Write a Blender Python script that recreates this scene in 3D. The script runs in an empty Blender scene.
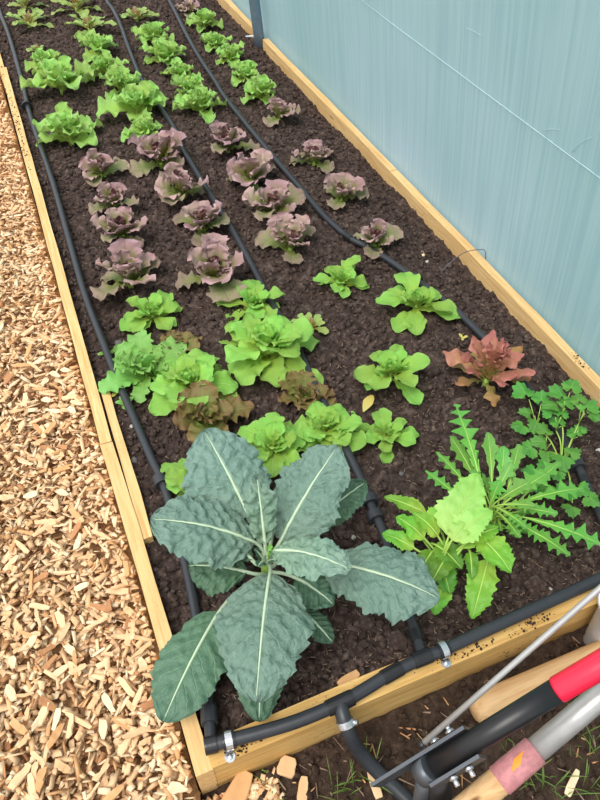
import bpy, bmesh, math, random
import numpy as np
from mathutils import Vector, Matrix, noise

S = bpy.context.scene
C = S.collection
PI = math.pi

# ---------------------------------------------------------------- camera, sky, exposure
CAM_H = 1.30            # eye height above the top edge of the bed boards (z = 0)
cd = bpy.data.cameras.new('camera')
cd.sensor_fit = 'VERTICAL'; cd.sensor_height = 24.0; cd.lens = 21.0; cd.clip_start = 0.02
cam = bpy.data.objects.new('camera', cd); C.objects.link(cam)
cam.matrix_world = Matrix(((0.92588956, 0.27754839, -0.25631118, 0),
                           (-0.37779429, 0.6802092, -0.62816153, 0),
                           (0, 0.6784411, 0.7346548, CAM_H),
                           (0, 0, 0, 1)))
S.camera = cam
S.view_settings.view_transform = 'Standard'
S.view_settings.look = 'None'
S.view_settings.exposure = 0.58
S.view_settings.gamma = 1.0
S.view_settings.use_curve_mapping = False

w = bpy.data.worlds.new('overcast_sky'); S.world = w; w.use_nodes = True
bg = w.node_tree.nodes['Background']
bg.inputs[0].default_value = (0.96, 0.98, 1.0, 1); bg.inputs[1].default_value = 0.88

sd = bpy.data.lights.new('hazy_sun', 'SUN'); sd.energy = 2.0; sd.angle = math.radians(35); sd.color = (1.0, 0.96, 0.90)
sun = bpy.data.objects.new('hazy_sun', sd); C.objects.link(sun)
sun.rotation_euler = Vector((0.45, 0.25, -1.0)).to_track_quat('-Z', 'Y').to_euler()

# ---------------------------------------------------------------- helpers
def lin(c):
    return tuple(((v / 255) / 12.92 if v / 255 <= 0.04045 else ((v / 255 + 0.055) / 1.055) ** 2.4) for v in c) + (1.0,)

class NT:
    """small wrapper for building node trees"""
    def __init__(s, name):
        s.m = bpy.data.materials.new(name); s.m.use_nodes = True
        s.t = s.m.node_tree; s.t.nodes.clear()
        s.out = s.t.nodes.new('ShaderNodeOutputMaterial')
    def n(s, typ, **kw):
        x = s.t.nodes.new(typ)
        for k, v in kw.items(): setattr(x, k, v)
        return x
    def l(s, a, b): s.t.links.new(a, b)
    def put(s, sock, v):
        if hasattr(v, 'is_output'): s.l(v, sock)
        else: sock.default_value = v
    def math(s, op, a, b=0.0, c=0.0, clamp=False):
        x = s.n('ShaderNodeMath', operation=op); x.use_clamp = clamp
        s.put(x.inputs[0], a); s.put(x.inputs[1], b); s.put(x.inputs[2], c)
        return x.outputs[0]
    def ramp(s, fac, stops, interp='LINEAR'):
        x = s.n('ShaderNodeValToRGB'); r = x.color_ramp; r.interpolation = interp
        while len(r.elements) < len(stops): r.elements.new(0.5)
        for e, (p, c) in zip(r.elements, stops): e.position = p; e.color = c if len(c) == 4 else lin(c)
        s.put(x.inputs[0], fac); return x.outputs[0]
    def mix(s, fac, a, b, blend='MIX'):
        x = s.n('ShaderNodeMix', data_type='RGBA', blend_type=blend)
        s.put(x.inputs[0], fac); s.put(x.inputs[6], a); s.put(x.inputs[7], b)
        return x.outputs[2]
    def noise(s, vec, scale, detail=3.0, rough=0.55):
        x = s.n('ShaderNodeTexNoise'); x.inputs['Scale'].default_value = scale
        x.inputs['Detail'].default_value = detail; x.inputs['Roughness'].default_value = rough
        if vec is not None: s.l(vec, x.inputs['Vector'])
        return x.outputs['Fac']
    def coord(s, which='Object'):
        return s.n('ShaderNodeTexCoord').outputs[which]
    def scaled(s, vec, sc):
        x = s.n('ShaderNodeMapping'); x.inputs['Scale'].default_value = sc; s.l(vec, x.inputs['Vector'])
        return x.outputs[0]
    def bump(s, h, strength, dist=0.002):
        x = s.n('ShaderNodeBump'); x.inputs['Strength'].default_value = strength; x.inputs['Distance'].default_value = dist
        s.l(h, x.inputs['Height']); return x.outputs[0]
    def bsdf(s, col, rough=0.6, metal=0.0, spec=0.4, normal=None):
        x = s.n('ShaderNodeBsdfPrincipled')
        s.put(x.inputs['Base Color'], col); s.put(x.inputs['Roughness'], rough); x.inputs['Metallic'].default_value = metal
        x.inputs['Specular IOR Level'].default_value = spec
        if normal is not None: s.l(normal, x.inputs['Normal'])
        return x.outputs[0]
    def done(s, sh): s.l(sh, s.out.inputs[0]); return s.m

def simple_mat(name, c, rough=0.5, metal=0.0, spec=0.4, var=0.15, scale=60):
    t = NT(name); co = t.coord()
    n = t.noise(co, scale)
    col = t.mix(n, lin([v * (1 - var) for v in c]), lin([min(255, v * (1 + var)) for v in c]))
    return t.done(t.bsdf(col, rough, metal, spec, t.bump(n, 0.15)))

def tag(o, label=None, cat=None, group=None, kind=None):
    if label: o['label'] = label
    if cat: o['category'] = cat
    if group: o['group'] = group
    if kind: o['kind'] = kind
    return o

def empty(name, loc=(0, 0, 0), rz=0.0):
    o = bpy.data.objects.new(name, None); o.empty_display_size = 0.03
    C.objects.link(o); o.location = loc; o.rotation_euler = (0, 0, rz); return o

def link(name, me, parent=None, loc=(0, 0, 0), rot=(0, 0, 0), sc=(1, 1, 1)):
    o = bpy.data.objects.new(name, me); C.objects.link(o); o.parent = parent
    o.location = loc; o.rotation_euler = rot; o.scale = sc; return o

def mesh(name, v, f, mat, smooth=True, uv=None):
    me = bpy.data.meshes.new(name); me.from_pydata([tuple(p) for p in v], [], f)
    for m in (mat if isinstance(mat, (list, tuple)) else [mat]): me.materials.append(m)
    if smooth: me.polygons.foreach_set('use_smooth', [True] * len(me.polygons))
    if uv is not None:
        lay = me.uv_layers.new(name='UVMap'); vi = np.empty(len(me.loops), dtype=np.int32)
        me.loops.foreach_get('vertex_index', vi)
        lay.data.foreach_set('uv', np.asarray(uv, dtype=np.float32)[vi].ravel())
    me.update(); return me

def bm_mesh(name, bm, mat, smooth=False):
    bmesh.ops.recalc_face_normals(bm, faces=bm.faces)
    me = bpy.data.meshes.new(name); bm.to_mesh(me); bm.free(); me.materials.append(mat)
    if smooth: me.polygons.foreach_set('use_smooth', [True] * len(me.polygons))
    return me

def spline(pts, n):
    """Catmull-Rom through pts"""
    P = [Vector(p) for p in pts]; P = [P[0] * 2 - P[1]] + P + [P[-1] * 2 - P[-2]]
    out = []; m = len(P) - 3
    for i in range(m):
        a, b, c, d = P[i:i + 4]
        for k in range(n):
            t = k / n
            out.append(0.5 * ((2 * b) + (c - a) * t + (2 * a - 5 * b + 4 * c - d) * t * t + (3 * b - a - 3 * c + d) * t ** 3))
    out.append(P[-2]); return out

def tube_data(pts, rad, seg=10, cap=True):
    P = [Vector(p) for p in pts]; n = len(P)
    R = list(rad) if hasattr(rad, '__len__') else [rad] * n
    v, f = [], []; ref = None
    for i, p in enumerate(P):
        T = (P[min(i + 1, n - 1)] - P[max(i - 1, 0)]).normalized()
        if ref is None: ref = Vector((0, 0, 1)) if abs(T.z) < 0.9 else Vector((1, 0, 0))
        A = T.cross(ref).normalized(); B = A.cross(T).normalized(); ref = B
        for k in range(seg):
            a = 2 * PI * k / seg; v.append(p + (A * math.cos(a) + B * math.sin(a)) * R[i])
    for i in range(n - 1):
        for k in range(seg):
            k2 = (k + 1) % seg; f.append((i * seg + k, i * seg + k2, (i + 1) * seg + k2, (i + 1) * seg + k))
    if cap: f.append(tuple(range(seg - 1, -1, -1))); f.append(tuple((n - 1) * seg + k for k in range(seg)))
    return v, f

def tube(name, pts, rad, mat, parent=None, seg=10, cap=True):
    v, f = tube_data(pts, rad, seg, cap); me = mesh(name, v, f, mat)
    for p in me.polygons:
        if len(p.vertices) > 4: p.use_smooth = False
    return link(name, me, parent)

def slab(name, a, b, up, width, height, mat, parent=None, bev=0.002, jitter=0.0):
    """board from a to b (top centre line), width sideways, hanging 'height' below"""
    a, b = Vector(a), Vector(b); T = (b - a).normalized(); U = Vector(up).normalized(); Sd = T.cross(U).normalized(); U = Sd.cross(T)
    L = (b - a).length; n = max(2, int(L / 0.12)); bm = bmesh.new(); rows = []
    for i in range(n + 1):
        p = a + T * (L * i / n)
        j = [Vector((random.uniform(-1, 1), random.uniform(-1, 1), random.uniform(-1, 1))) * jitter for _ in range(4)]
        rows.append([bm.verts.new(p + Sd * s * width / 2 + U * h + j[q]) for q, (s, h) in enumerate(((-1, 0), (1, 0), (1, -height), (-1, -height)))])
    for r, q in zip(rows, rows[1:]):
        for k in range(4): bm.faces.new((r[k], r[(k + 1) % 4], q[(k + 1) % 4], q[k]))
    bm.faces.new(rows[0][::-1]); bm.faces.new(rows[-1])
    if bev:
        es = [e for e in bm.edges if len(e.link_faces) == 2 and e.calc_face_angle(0) > 0.6]
        bmesh.ops.bevel(bm, geom=es, offset=bev, segments=2, affect='EDGES')
    return link(name, bm_mesh(name, bm, mat), parent)

def ring(name, c, axis, ro, ri, wdt, mat, parent=None, seg=20):
    """a collar / band round an axis"""
    ax = Vector(axis).normalized(); c = Vector(c); A = ax.orthogonal().normalized(); B = ax.cross(A)
    v, f = [], []; pr = [(ri, -wdt / 2), (ro * .97 + ri * .03, -wdt / 2), (ro, -wdt * .38), (ro, wdt * .38), (ro * .97 + ri * .03, wdt / 2), (ri, wdt / 2)]
    m = len(pr)
    for k in range(seg):
        a = 2 * PI * k / seg
        for r, h in pr: v.append(c + (A * math.cos(a) + B * math.sin(a)) * r + ax * h)
    for k in range(seg):
        k2 = (k + 1) % seg
        for q in range(m): f.append((k * m + q, k2 * m + q, k2 * m + (q + 1) % m, k * m + (q + 1) % m))
    bm = bmesh.new(); me = mesh(name, v, f, mat, False); bm.from_mesh(me); bpy.data.meshes.remove(me)
    return link(name, bm_mesh(name, bm, mat), parent)

# ---------------------------------------------------------------- materials: setting
def wood_mat(name, c1, c2, c3, sc, dirt=0.5):
    t = NT(name); co = t.coord()
    g = t.noise(t.scaled(co, sc), 18, 5, 0.6)
    big = t.noise(co, 3.5, 3)
    col = t.ramp(g, [(0.28, c2), (0.5, c1), (0.72, c3)])
    col = t.mix(t.math('MULTIPLY', t.ramp(big, [(0.4, (0, 0, 0)), (0.75, (255, 255, 255))]), 0.45), col, lin(c2))
    kn = t.n('ShaderNodeTexVoronoi'); kn.inputs['Scale'].default_value = 5.0; t.l(t.scaled(co, tuple(0.5 + 0.5 * q for q in sc)), kn.inputs['Vector'])
    col = t.mix(t.ramp(kn.outputs['Distance'], [(0.03, (255, 255, 255)), (0.09, (0, 0, 0))]), col, lin((120, 78, 40)))
    sp = t.noise(co, 110, 4, 0.7); reg = t.noise(co, 5.5, 2)
    dm = t.math('MULTIPLY', t.ramp(sp, [(0.58, (0, 0, 0)), (0.64, (255, 255, 255))]), t.ramp(reg, [(0.52, (0, 0, 0)), (0.66, (255, 255, 255))]))
    col = t.mix(t.math('MULTIPLY', dm, dirt), col, lin((62, 44, 34)))
    return t.done(t.bsdf(col, 0.72, 0, 0.25, t.bump(g, 0.35, 0.002)))

M = {}
M['board_y'] = wood_mat('fresh_sawn_wood_lengthwise', (216, 180, 124), (194, 152, 96), (230, 200, 148), (8, 0.35, 8))
M['board_x'] = wood_mat('fresh_sawn_wood_crosswise', (208, 168, 102), (180, 136, 74), (224, 190, 126), (0.35, 8, 8), 0.9)

def soil_mat(name, dark, mid, light):
    t = NT(name); co = t.coord()
    a = t.noise(co, 55, 6, 0.7); b = t.noise(co, 9, 4, 0.6); fz = t.noise(t.scaled(co, (1, 2.2, 1)), 260, 3, 0.6)
    col = t.ramp(a, [(0.30, dark), (0.52, mid), (0.74, light)])
    col = t.mix(t.math('MULTIPLY', b, 0.7), col, lin(dark))
    col = t.mix(t.ramp(fz, [(0.66, (0, 0, 0)), (0.74, (150, 150, 150))]), col, lin((132, 108, 92)))
    return t.done(t.bsdf(col, 0.93, 0, 0.15, t.bump(t.math('ADD', a, fz), 0.9, 0.006)))
M['soil'] = soil_mat('dark_compost', (42, 33, 30), (92, 76, 70), (152, 132, 122))
M['soil_out'] = soil_mat('bare_garden_soil', (48, 37, 31), (86, 69, 58), (124, 103, 86))
M['crumb'] = soil_mat('compost_crumb', (46, 36, 33), (97, 81, 75), (160, 141, 130))
M['path'] = soil_mat('chip_path_base', (160, 118, 80), (200, 156, 112), (222, 184, 140))
M['fibre'] = simple_mat('dry_fibre', (138, 116, 100), 0.9)
CHIP = [simple_mat('chip_' + n, c, 0.85, var=0.12, scale=45) for n, c in
        (('pale', (226, 192, 150)), ('tan', (214, 174, 130)), ('honey', (202, 156, 108)), ('cream', (232, 206, 170)), ('brown', (178, 128, 88)), ('buff', (220, 182, 140)))]

# ---------------------------------------------------------------- the setting
BX0, BX1, BY0 = -0.040, 1.209, 0.378       # outer edges of the raised bed
GROUND = -0.115
FAR = 6.2
def fbm(x, y, z=0.0):
    return noise.noise(Vector((x, y, z)))
def soil_z(x, y):
    s = min(1.0, max(0.0, (x - 0.85) / 0.3))
    z = -0.030 - 0.022 * s * s
    z += 0.012 * fbm(x * 3.1, y * 3.1, 1.7) + 0.009 * fbm(x * 9, y * 9, 4.2)
    e = min(1.0, max(0, (y - 0.45) / 0.2)); z -= 0.012 * (1 - e)
    return z
def soil_surface(name, x0, x1, y0, y1, step, zf, mat, amp):
    nx, ny = int((x1 - x0) / step) + 1, int((y1 - y0) / step) + 1
    v = []
    for j in range(ny):
        y = y0 + (y1 - y0) * j / (ny - 1)
        for i in range(nx):
            x = x0 + (x1 - x0) * i / (nx - 1)
            h = abs(fbm(x * 26, y * 26, 3)) * amp + fbm(x * 60, y * 60, 9) * amp * 0.6
            v.append((x, y, zf(x, y) + h))
    f = [(j * nx + i, j * nx + i + 1, (j + 1) * nx + i + 1, (j + 1) * nx + i) for j in range(ny - 1) for i in range(nx - 1)]
    return link(name, mesh(name, v, f, mat))

# ground of the tunnel and the garden round it
bm = bmesh.new(); bmesh.ops.create_grid(bm, x_segments=2, y_segments=2, size=9)
g = link('ground', bm_mesh('ground', bm, M['soil_out']), None, (0.5, 3, GROUND - 0.012)); tag(g, 'bare earth ground under the tunnel', 'ground', kind='structure')
v = [(-2.2, -0.6, GROUND), (BX0 - 0.002, -0.6, GROUND), (BX0 - 0.002, FAR, GROUND), (-2.2, FAR, GROUND)]
v += [(x, y, GROUND - 0.01) for x, y, _ in v]
g = link('path', mesh('path', v, [(0, 1, 2, 3), (4, 7, 6, 5), (0, 4, 5, 1), (1, 5, 6, 2), (2, 6, 7, 3), (3, 7, 4, 0)], M['path'], False)); tag(g, 'path bedded with pale wood chips left of the bed', 'path', kind='structure')
g = soil_surface('soil_strip', BX0 + 0.03, 1.195, -0.6, BY0 - 0.001, 0.011, lambda x, y: GROUND + 0.002 + 0.012 * fbm(x * 5, y * 5, 8), M['soil_out'], 0.014)
tag(g, 'trodden brown soil in front of the bed end board', 'soil', kind='stuff')
g = soil_surface('bed_soil', BX0 + 0.027, BX1 - 0.026, BY0 + 0.05, FAR, 0.0105, soil_z, M['soil'], 0.018)
tag(g, 'dark crumbly compost filling the raised bed', 'soil', kind='stuff')

# crumbs and fibres lying on the soil
ICO = bmesh.new(); bmesh.ops.create_icosphere(ICO, subdivisions=1, radius=1)
ICV = np.array([q.co[:] for q in ICO.verts]); ICF = np.array([[q.index for q in fc.verts] for fc in ICO.faces]); ICO.free()
def batch(name, V, F, mats, mi=None, smooth=False):
    me = bpy.data.meshes.new(name); nv = len(V); k = F.shape[1]
    me.vertices.add(nv); me.vertices.foreach_set('co', np.ascontiguousarray(V, dtype=np.float32).ravel())
    me.loops.add(F.size); me.loops.foreach_set('vertex_index', np.ascontiguousarray(F, dtype=np.int32).ravel())
    me.polygons.add(len(F)); me.polygons.foreach_set('loop_start', np.arange(0, F.size, k, dtype=np.int32))
    for m in mats: me.materials.append(m)
    if mi is not None: me.polygons.foreach_set('material_index', np.ascontiguousarray(mi, dtype=np.int32))
    me.update(calc_edges=True); me.validate()
    if smooth: me.polygons.foreach_set('use_smooth', [True] * len(me.polygons))
    return link(name, me)
def rot_mats(rng, n, tilt):
    a = rng.uniform(0, 2 * PI, n); tx = rng.normal(0, tilt, n); ty = rng.normal(0, tilt, n)
    ca, sa, cx, sx, cy, sy = np.cos(a), np.sin(a), np.cos(tx), np.sin(tx), np.cos(ty), np.sin(ty); z = np.zeros(n); o = np.ones(n)
    Rz = np.stack([ca, -sa, z, sa, ca, z, z, z, o], 1).reshape(n, 3, 3)
    Rx = np.stack([o, z, z, z, cx, -sx, z, sx, cx], 1).reshape(n, 3, 3)
    Ry = np.stack([cy, z, sy, z, o, z, -sy, z, cy], 1).reshape(n, 3, 3)
    return Rz @ Rx @ Ry
rng = np.random.default_rng(5)
def crumbs(name, n, x0, x1, y0, y1, zf, mat, rmin, rmax, label, powy=1.6):
    x = rng.uniform(x0, x1, n); y = y0 + (y1 - y0) * rng.uniform(0, 1, n) ** powy
    r = rmin + (rmax - rmin) * rng.uniform(0, 1, n) ** 3.5
    z = np.array([zf(a, b) for a, b in zip(x, y)]) + 0.006
    sc = r[:, None] * rng.uniform(0.6, 1.3, (n, 3)); 
    V = ICV[None] * sc[:, None, :] * rng.uniform(0.75, 1.25, (n, len(ICV), 1))
    V = np.einsum('nij,nkj->nki', rot_mats(rng, n, 1.0), V) + np.stack([x, y, z], 1)[:, None, :]
    F = (ICF[None] + (np.arange(n) * len(ICV))[:, None, None]).reshape(-1, 3)
    return tag(batch(name, V.reshape(-1, 3), F, [mat], smooth=False), label, 'soil', kind='stuff')
crumbs('soil_crumbs', 40000, BX0 + 0.035, BX1 - 0.035, BY0 + 0.055, 5.2, soil_z, M['crumb'], 0.0014, 0.0118, 'loose crumbs of dark compost on the bed')
crumbs('soil_crumbs', 4500, 0.0, 1.4, -0.3, BY0 - 0.008, lambda a, b: GROUND + 0.006, M['soil_out'], 0.0018, 0.010, 'loose crumbs of brown soil in front of the end board', 1.0)

BOXV = np.array([(-1, -1, -1), (1, -1, -1), (1, 1, -1), (-1, 1, -1), (-1, -1, 1), (1, -1, 1), (1, 1, 1), (-1, 1, 1)]) * 0.5
BOXF = np.array([(0, 3, 2, 1), (4, 5, 6, 7), (0, 1, 5, 4), (1, 2, 6, 5), (2, 3, 7, 6), (3, 0, 4, 7)])
def slivers(name, n, x, y, z, L, Wd, Tk, tilt, mats, label, cat, mi=None, jit=0.28):
    V = np.repeat(BOXV[None], n, 0) * (1 + rng.uniform(-jit, jit, (n, 8, 3)))
    V[:, :, 1] *= 1 + 0.5 * np.sign(V[:, :, 0]) * rng.uniform(-0.8, 0.8, n)[:, None]
    V = V * np.stack([L, Wd, Tk], 1)[:, None, :]
    V = np.einsum('nij,nkj->nki', rot_mats(rng, n, tilt), V) + np.stack([x, y, z], 1)[:, None, :]
    F = (BOXF[None] + (np.arange(n) * 8)[:, None, None]).reshape(-1, 4)
    m = np.repeat(mi if mi is not None else rng.integers(0, len(mats), n), 6)
    return tag(batch(name, V.reshape(-1, 3), F, mats, m), label, cat, kind='stuff')
n = 6500
x = rng.uniform(BX0 + .04, BX1 - .04, n); y = BY0 + .06 + 4.4 * rng.uniform(0, 1, n) ** 1.6
slivers('soil_fibres', n, x, y, np.array([soil_z(a, b) for a, b in zip(x, y)]) + 0.011, rng.uniform(.003, .013, n), rng.uniform(.0007, .0017, n), rng.uniform(.0006, .0013, n), 0.25,
        [M['fibre'], M['fibre'], M['crumb']], 'fine dry fibres scattered over the compost', 'fibre')
n = 500
x = rng.uniform(0, 1.2, n); y = rng.uniform(-0.2, BY0 - .02, n)
slivers('straw_bits', n, x, y, np.full(n, GROUND + 0.014), rng.uniform(.006, .04, n), rng.uniform(.0008, .003, n), rng.uniform(.0006, .002, n), 0.2,
        [M['fibre'], M['fibre'], CHIP[2], CHIP[4]], 'dry straw bits on the trodden soil', 'straw')

def strewn(name, n, cx, cy, sx, sy, zt, label):
    x = rng.normal(cx, sx, n); y = rng.normal(cy, sy, n); x = np.clip(x, cx - 2.2 * sx, cx + 2.2 * sx); y = np.clip(y, cy - 2.0 * sy, cy + 2.0 * sy); r_ = 0.0008 + 0.0026 * rng.uniform(0, 1, n) ** 2
    V = ICV[None] * (r_[:, None] * rng.uniform(.6, 1.3, (n, 3)))[:, None, :] + np.stack([x, y, zt + r_ * .3], 1)[:, None, :]
    F = (ICF[None] + (np.arange(n) * len(ICV))[:, None, None]).reshape(-1, 3)
    tag(batch(name, V.reshape(-1, 3), F, [M['soil_out']]), label, 'soil', kind='stuff')
strewn('strewn_soil', 60, 0.50, BY0 + 0.012, 0.05, 0.006, 0.0, 'soil crumbs spilled on the front board beside the clamp')
strewn('strewn_soil', 50, 0.66, BY0 + 0.012, 0.03, 0.006, 0.0, 'soil crumbs spilled on the front board near the rod')
strewn('strewn_soil', 40, 0.05, BY0 + 0.012, 0.02, 0.006, 0.0, 'soil crumbs on the front board near the left corner')
strewn('strewn_soil', 30, BX1 - 0.014, 0.97, 0.005, 0.03, 0.0, 'soil crumbs on the right board beside the parsley')
strewn('strewn_soil', 160, BX0 + 0.018, 2.95, 0.006, 0.28, 0.001, 'soil crumbs lying along the far left board')

# wood chips: a deep bed of them, the largest ones single
n = 34000
x = np.concatenate([rng.uniform(-0.75, BX0 - 0.004, n - 600), rng.uniform(BX0, 0.09, 600)])
y = np.concatenate([0.0 + 4.6 * rng.uniform(0, 1, n - 600) ** 1.45, BY0 - 0.02 - np.abs(rng.normal(0, 0.09, 600))])
edge = np.clip((BX0 - 0.004 - x) / 0.12, 0, 1)
z = GROUND + 0.004 + rng.uniform(0, 0.034, n) + 0.045 * (1 - edge) * (y > BY0)
z[-600:] = GROUND + rng.uniform(0.004, 0.016, 600)
Ls = 0.010 + 0.028 * rng.uniform(0, 1, n) ** 2
x = np.where((x < BX0) & (x + Ls * .5 > BX0 - .003) & (y > BY0 - .01), BX0 - .004 - Ls * .5, x)
slivers('wood_chips', n, x, y, z, Ls, rng.uniform(.003, .0115, n), rng.uniform(.0010, .0032, n), 0.34, CHIP, 'deep layer of pale wood chips covering the path', 'wood chips',
        mi=rng.choice(6, n, p=[.26, .22, .12, .18, .05, .17]))
random.seed(11)
chip_meshes = []; chip_words = []
for k in range(24):
    L, Wd, Tk = random.uniform(.024, .046), random.uniform(.007, .016), random.uniform(.0025, .005)
    if k % 4 == 0: L *= 1.25; Wd *= 0.55
    bm = bmesh.new(); tp = random.uniform(-.5, .5); rows = []
    for i in range(5):
        q = i / 4 - .5; wv = Wd * (1 + tp * q) * random.uniform(.75, 1.15) * (0.7 if i in (0, 4) else 1); bow = random.uniform(-.0015, .0015)
        rows.append([bm.verts.new((L * q + random.uniform(-.004, .004), sg * wv / 2 + random.uniform(-.0015, .0015), h * Tk * random.uniform(.6, 1.2) / 2 + bow)) for sg, h in ((-1, -1), (1, -1), (1, 1), (-1, 1))])
    for r, q in zip(rows, rows[1:]):
        for c in range(4): bm.faces.new((r[c], r[(c + 1) % 4], q[(c + 1) % 4], q[c]))
    bm.faces.new(rows[0][::-1]); bm.faces.new(rows[-1])
    ci = [0, 1, 2, 3, 5, 0, 1, 5, 5, 4][k % 10]; chip_meshes.append(bm_mesh('wood_chip', bm, CHIP[ci]))
    chip_words.append(('long thin ' if k % 4 == 0 else 'large broad ') + ('pale', 'tan', 'honey-coloured', 'cream', 'reddish brown', 'buff')[ci])
cnt = 0
while cnt < 292:
    cx = random.uniform(-0.52, BX0 - 0.03); cy = 0.30 + 1.5 * random.random() ** 1.25
    if cx < -0.40 + 0.1 * cy and random.random() < .7: continue
    e = max(0, min(1, (BX0 - .004 - cx) / .12))
    ck = random.randrange(len(chip_meshes)); o = link('wood_chip', chip_meshes[ck], None, (cx, cy, GROUND + 0.044 + 0.038 * (1 - e)), (random.gauss(0, .28), random.gauss(0, .22), random.uniform(0, 6.28)))
    tag(o, chip_words[ck] + ' wood chip lying on the chip path', 'wood chip', 'large chips on the wood chip path'); cnt += 1

# polytunnel film: leans in towards the bed with height
t = NT('dewy_polythene_film'); co = t.coord()
st = t.noise(t.scaled(co, (1, 60, 0.9)), 2.2, 4, 0.6)
st2 = t.noise(t.scaled(co, (1, 16, 0.5)), 2.0, 3, 0.6)
bigv = t.noise(co, 0.8, 2); sp = t.noise(co, 160, 2, 0.5)
col = t.ramp(bigv, [(0.35, (190, 218, 226)), (0.66, (158, 198, 198))])
col = t.mix(t.ramp(st, [(0.42, (0, 0, 0)), (0.62, (150, 150, 150))]), col, lin((126, 172, 184)))
col = t.mix(t.ramp(st2, [(0.5, (0, 0, 0)), (0.75, (120, 120, 120))]), col, lin((206, 230, 234)))
col = t.mix(t.ramp(sp, [(0.74, (0, 0, 0)), (0.80, (160, 160, 160))]), col, lin((228, 240, 240)))
tr = t.n('ShaderNodeBsdfTranslucent'); t.put(tr.inputs[0], col)
ms = t.n('ShaderNodeMixShader'); ms.inputs[0].default_value = 0.55
t.l(t.bsdf(col, 0.38, 0, 0.5, t.bump(st, 0.12, 0.004)), ms.inputs[1]); t.l(tr.outputs[0], ms.inputs[2])
M['film'] = t.done(ms.outputs[0])
SX = 1.222
def film_x(z): return SX - 0.085 * z - 0.05 * max(0, z) ** 2
prof = [GROUND - 0.01 + 2.2 * (i / 22) for i in range(23)]
ny = 60; v = []
for j in range(ny + 1):
    yy = -1.0 + 8.2 * j / ny
    for zz in prof: v.append((film_x(zz) + 0.003 * fbm(yy * 2.0, zz * 2, 3) * min(1, max(0, zz)), yy, zz))
n0 = len(v); m = len(prof)
f = [(j * m + i, (j + 1) * m + i, (j + 1) * m + i + 1, j * m + i + 1) for j in range(ny) for i in range(m - 1)]
fo = link('wall_right', mesh('wall_right', v, f, M['film'])); tag(fo, 'pale blue-green polytunnel film streaked with dew', 'tunnel wall', kind='structure')
M['tape'] = simple_mat('pale_film_crease', (176, 204, 210), 0.4)
cp = [(1.1689, 2.3927, 0.4855), (1.1695, 2.0407, 0.4811), (1.1695, 1.7364, 0.4815), (1.1694, 1.4811, 0.4818), (1.1694, 1.2640, 0.4821), (1.1694, 1.0770, 0.4823), (1.1693, 0.9142, 0.4825)]
v, f = tube_data([(a - 0.003, b, c) for a, b, c in cp], 0.0011, 6); o = link('crease', mesh('crease', v, f, M['tape']), fo); o['label'] = 'pale crease line across the film'
for pts in (((1.1681, 1.2948, 0.4922), (1.1658, 1.2668, 0.5092), (1.1639, 1.2350, 0.5227)), ((1.1515, 1.6580, 0.6104), (1.1509, 1.6239, 0.6143), (1.1507, 1.5904, 0.6156)), ((1.1679, 1.1778, 0.4935), (1.1635, 1.1576, 0.5260), (1.1594, 1.1273, 0.5552))):
    v, f = tube_data([(a - 0.0022, b, c) for a, b, c in spline(pts, 4)], 0.0007, 5); link('scratch', mesh('scratch', v, f, M['tape']), fo)


# raised bed
bed = empty('raised_bed', (0.58, BY0, GROUND)); tag(bed, 'raised vegetable bed framed with fresh sawn timber boards', 'raised bed')
def board(a, b, wd, ht, mat, jitter=0.0012, up=(0, 0, 1)):
    o = slab('plank', a, b, up, wd, ht, mat, None, 0.0022, jitter); o.parent = bed; o.location = -bed.location; return o
random.seed(3)
xl = BX0 + 0.015
board((xl + .004, BY0 - 0.002, 0), (xl - .003, 1.156, 0), 0.030, 0.118, M['board_y'])
board((xl - .003, 1.159, 0.001), (xl + .010, 3.50, 0.001), 0.028, 0.118, M['board_y'])
board((xl + .002, 3.505, -0.002), (xl + .002, FAR, -0.002), 0.028, 0.118, M['board_y'])
board((xl + .026, 0.866, -0.002), (xl + .028, 1.358, -0.004), 0.022, 0.115, M['board_y'], 0.0016)
xr = BX1 - 0.014
board((xr, 0.36, 0), (xr, 2.03, 0.0), 0.028, 0.125, M['board_y'])
board((xr, 2.033, 0.002), (xr, 3.372, 0.001), 0.028, 0.125, M['board_y'])
board((xr, 3.426, 0), (xr, FAR, 0), 0.028, 0.125, M['board_y'])
board((BX0 + 0.033, BY0 + 0.0225, 0), (BX1 - 0.029, BY0 + 0.0225, 0), 0.045, 0.122, M['board_x'])

# steel tunnel hoop standing at the right edge
M['galv'] = simple_mat('dull_galvanised_steel', (122, 140, 158), 0.45, 0.55, 0.5, 0.08)
hp = empty('tunnel_hoop', (1.172, 3.400, GROUND)); tag(hp, 'grey steel tunnel hoop post beside the right board', 'post')
tube('hoop_tube', [(0 + 1.172 - 1.172 - 0.085 * zz - 0.05 * max(0, zz) ** 2, 0, zz - GROUND) for zz in np.linspace(GROUND, 2.0, 16)], 0.0255, M['galv'], hp, 16)

# ---------------------------------------------------------------- irrigation
M['pipe'] = simple_mat('black_polyethylene_pipe', (46, 49, 54), 0.42, 0, 0.5, 0.1)
M['rubber'] = simple_mat('black_fitting_plastic', (30, 31, 34), 0.35, 0, 0.5, 0.1)
M['steel'] = simple_mat('bright_steel', (205, 208, 212), 0.25, 0.85, 0.5, 0.06)
def pipe(name, pts, r, label, cat='pipe', n=6):
    P = spline(pts, n); e = empty(name, P[0]); o = tube(name.split('_')[0] + '_tube', P, r, M['pipe'], None, 12)
    o.parent = e; o.location = -e.location; tag(e, label, cat); e['_'] = 0; del e['_']
    return e, P
def on(e, o): o.parent = e; o.location = o.location - e.location; return o
def sleeve(e, P, q, r, L, mat, name='pipe_joiner'):
    q = Vector(q); i = min(range(len(P)), key=lambda k: (P[k] - q).length); i = max(1, min(len(P) - 2, i))
    return on(e, ring(name, q if (P[i] - q).length < 0.05 else P[i], P[i + 1] - P[i - 1], r, 0.008, L, mat))
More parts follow.
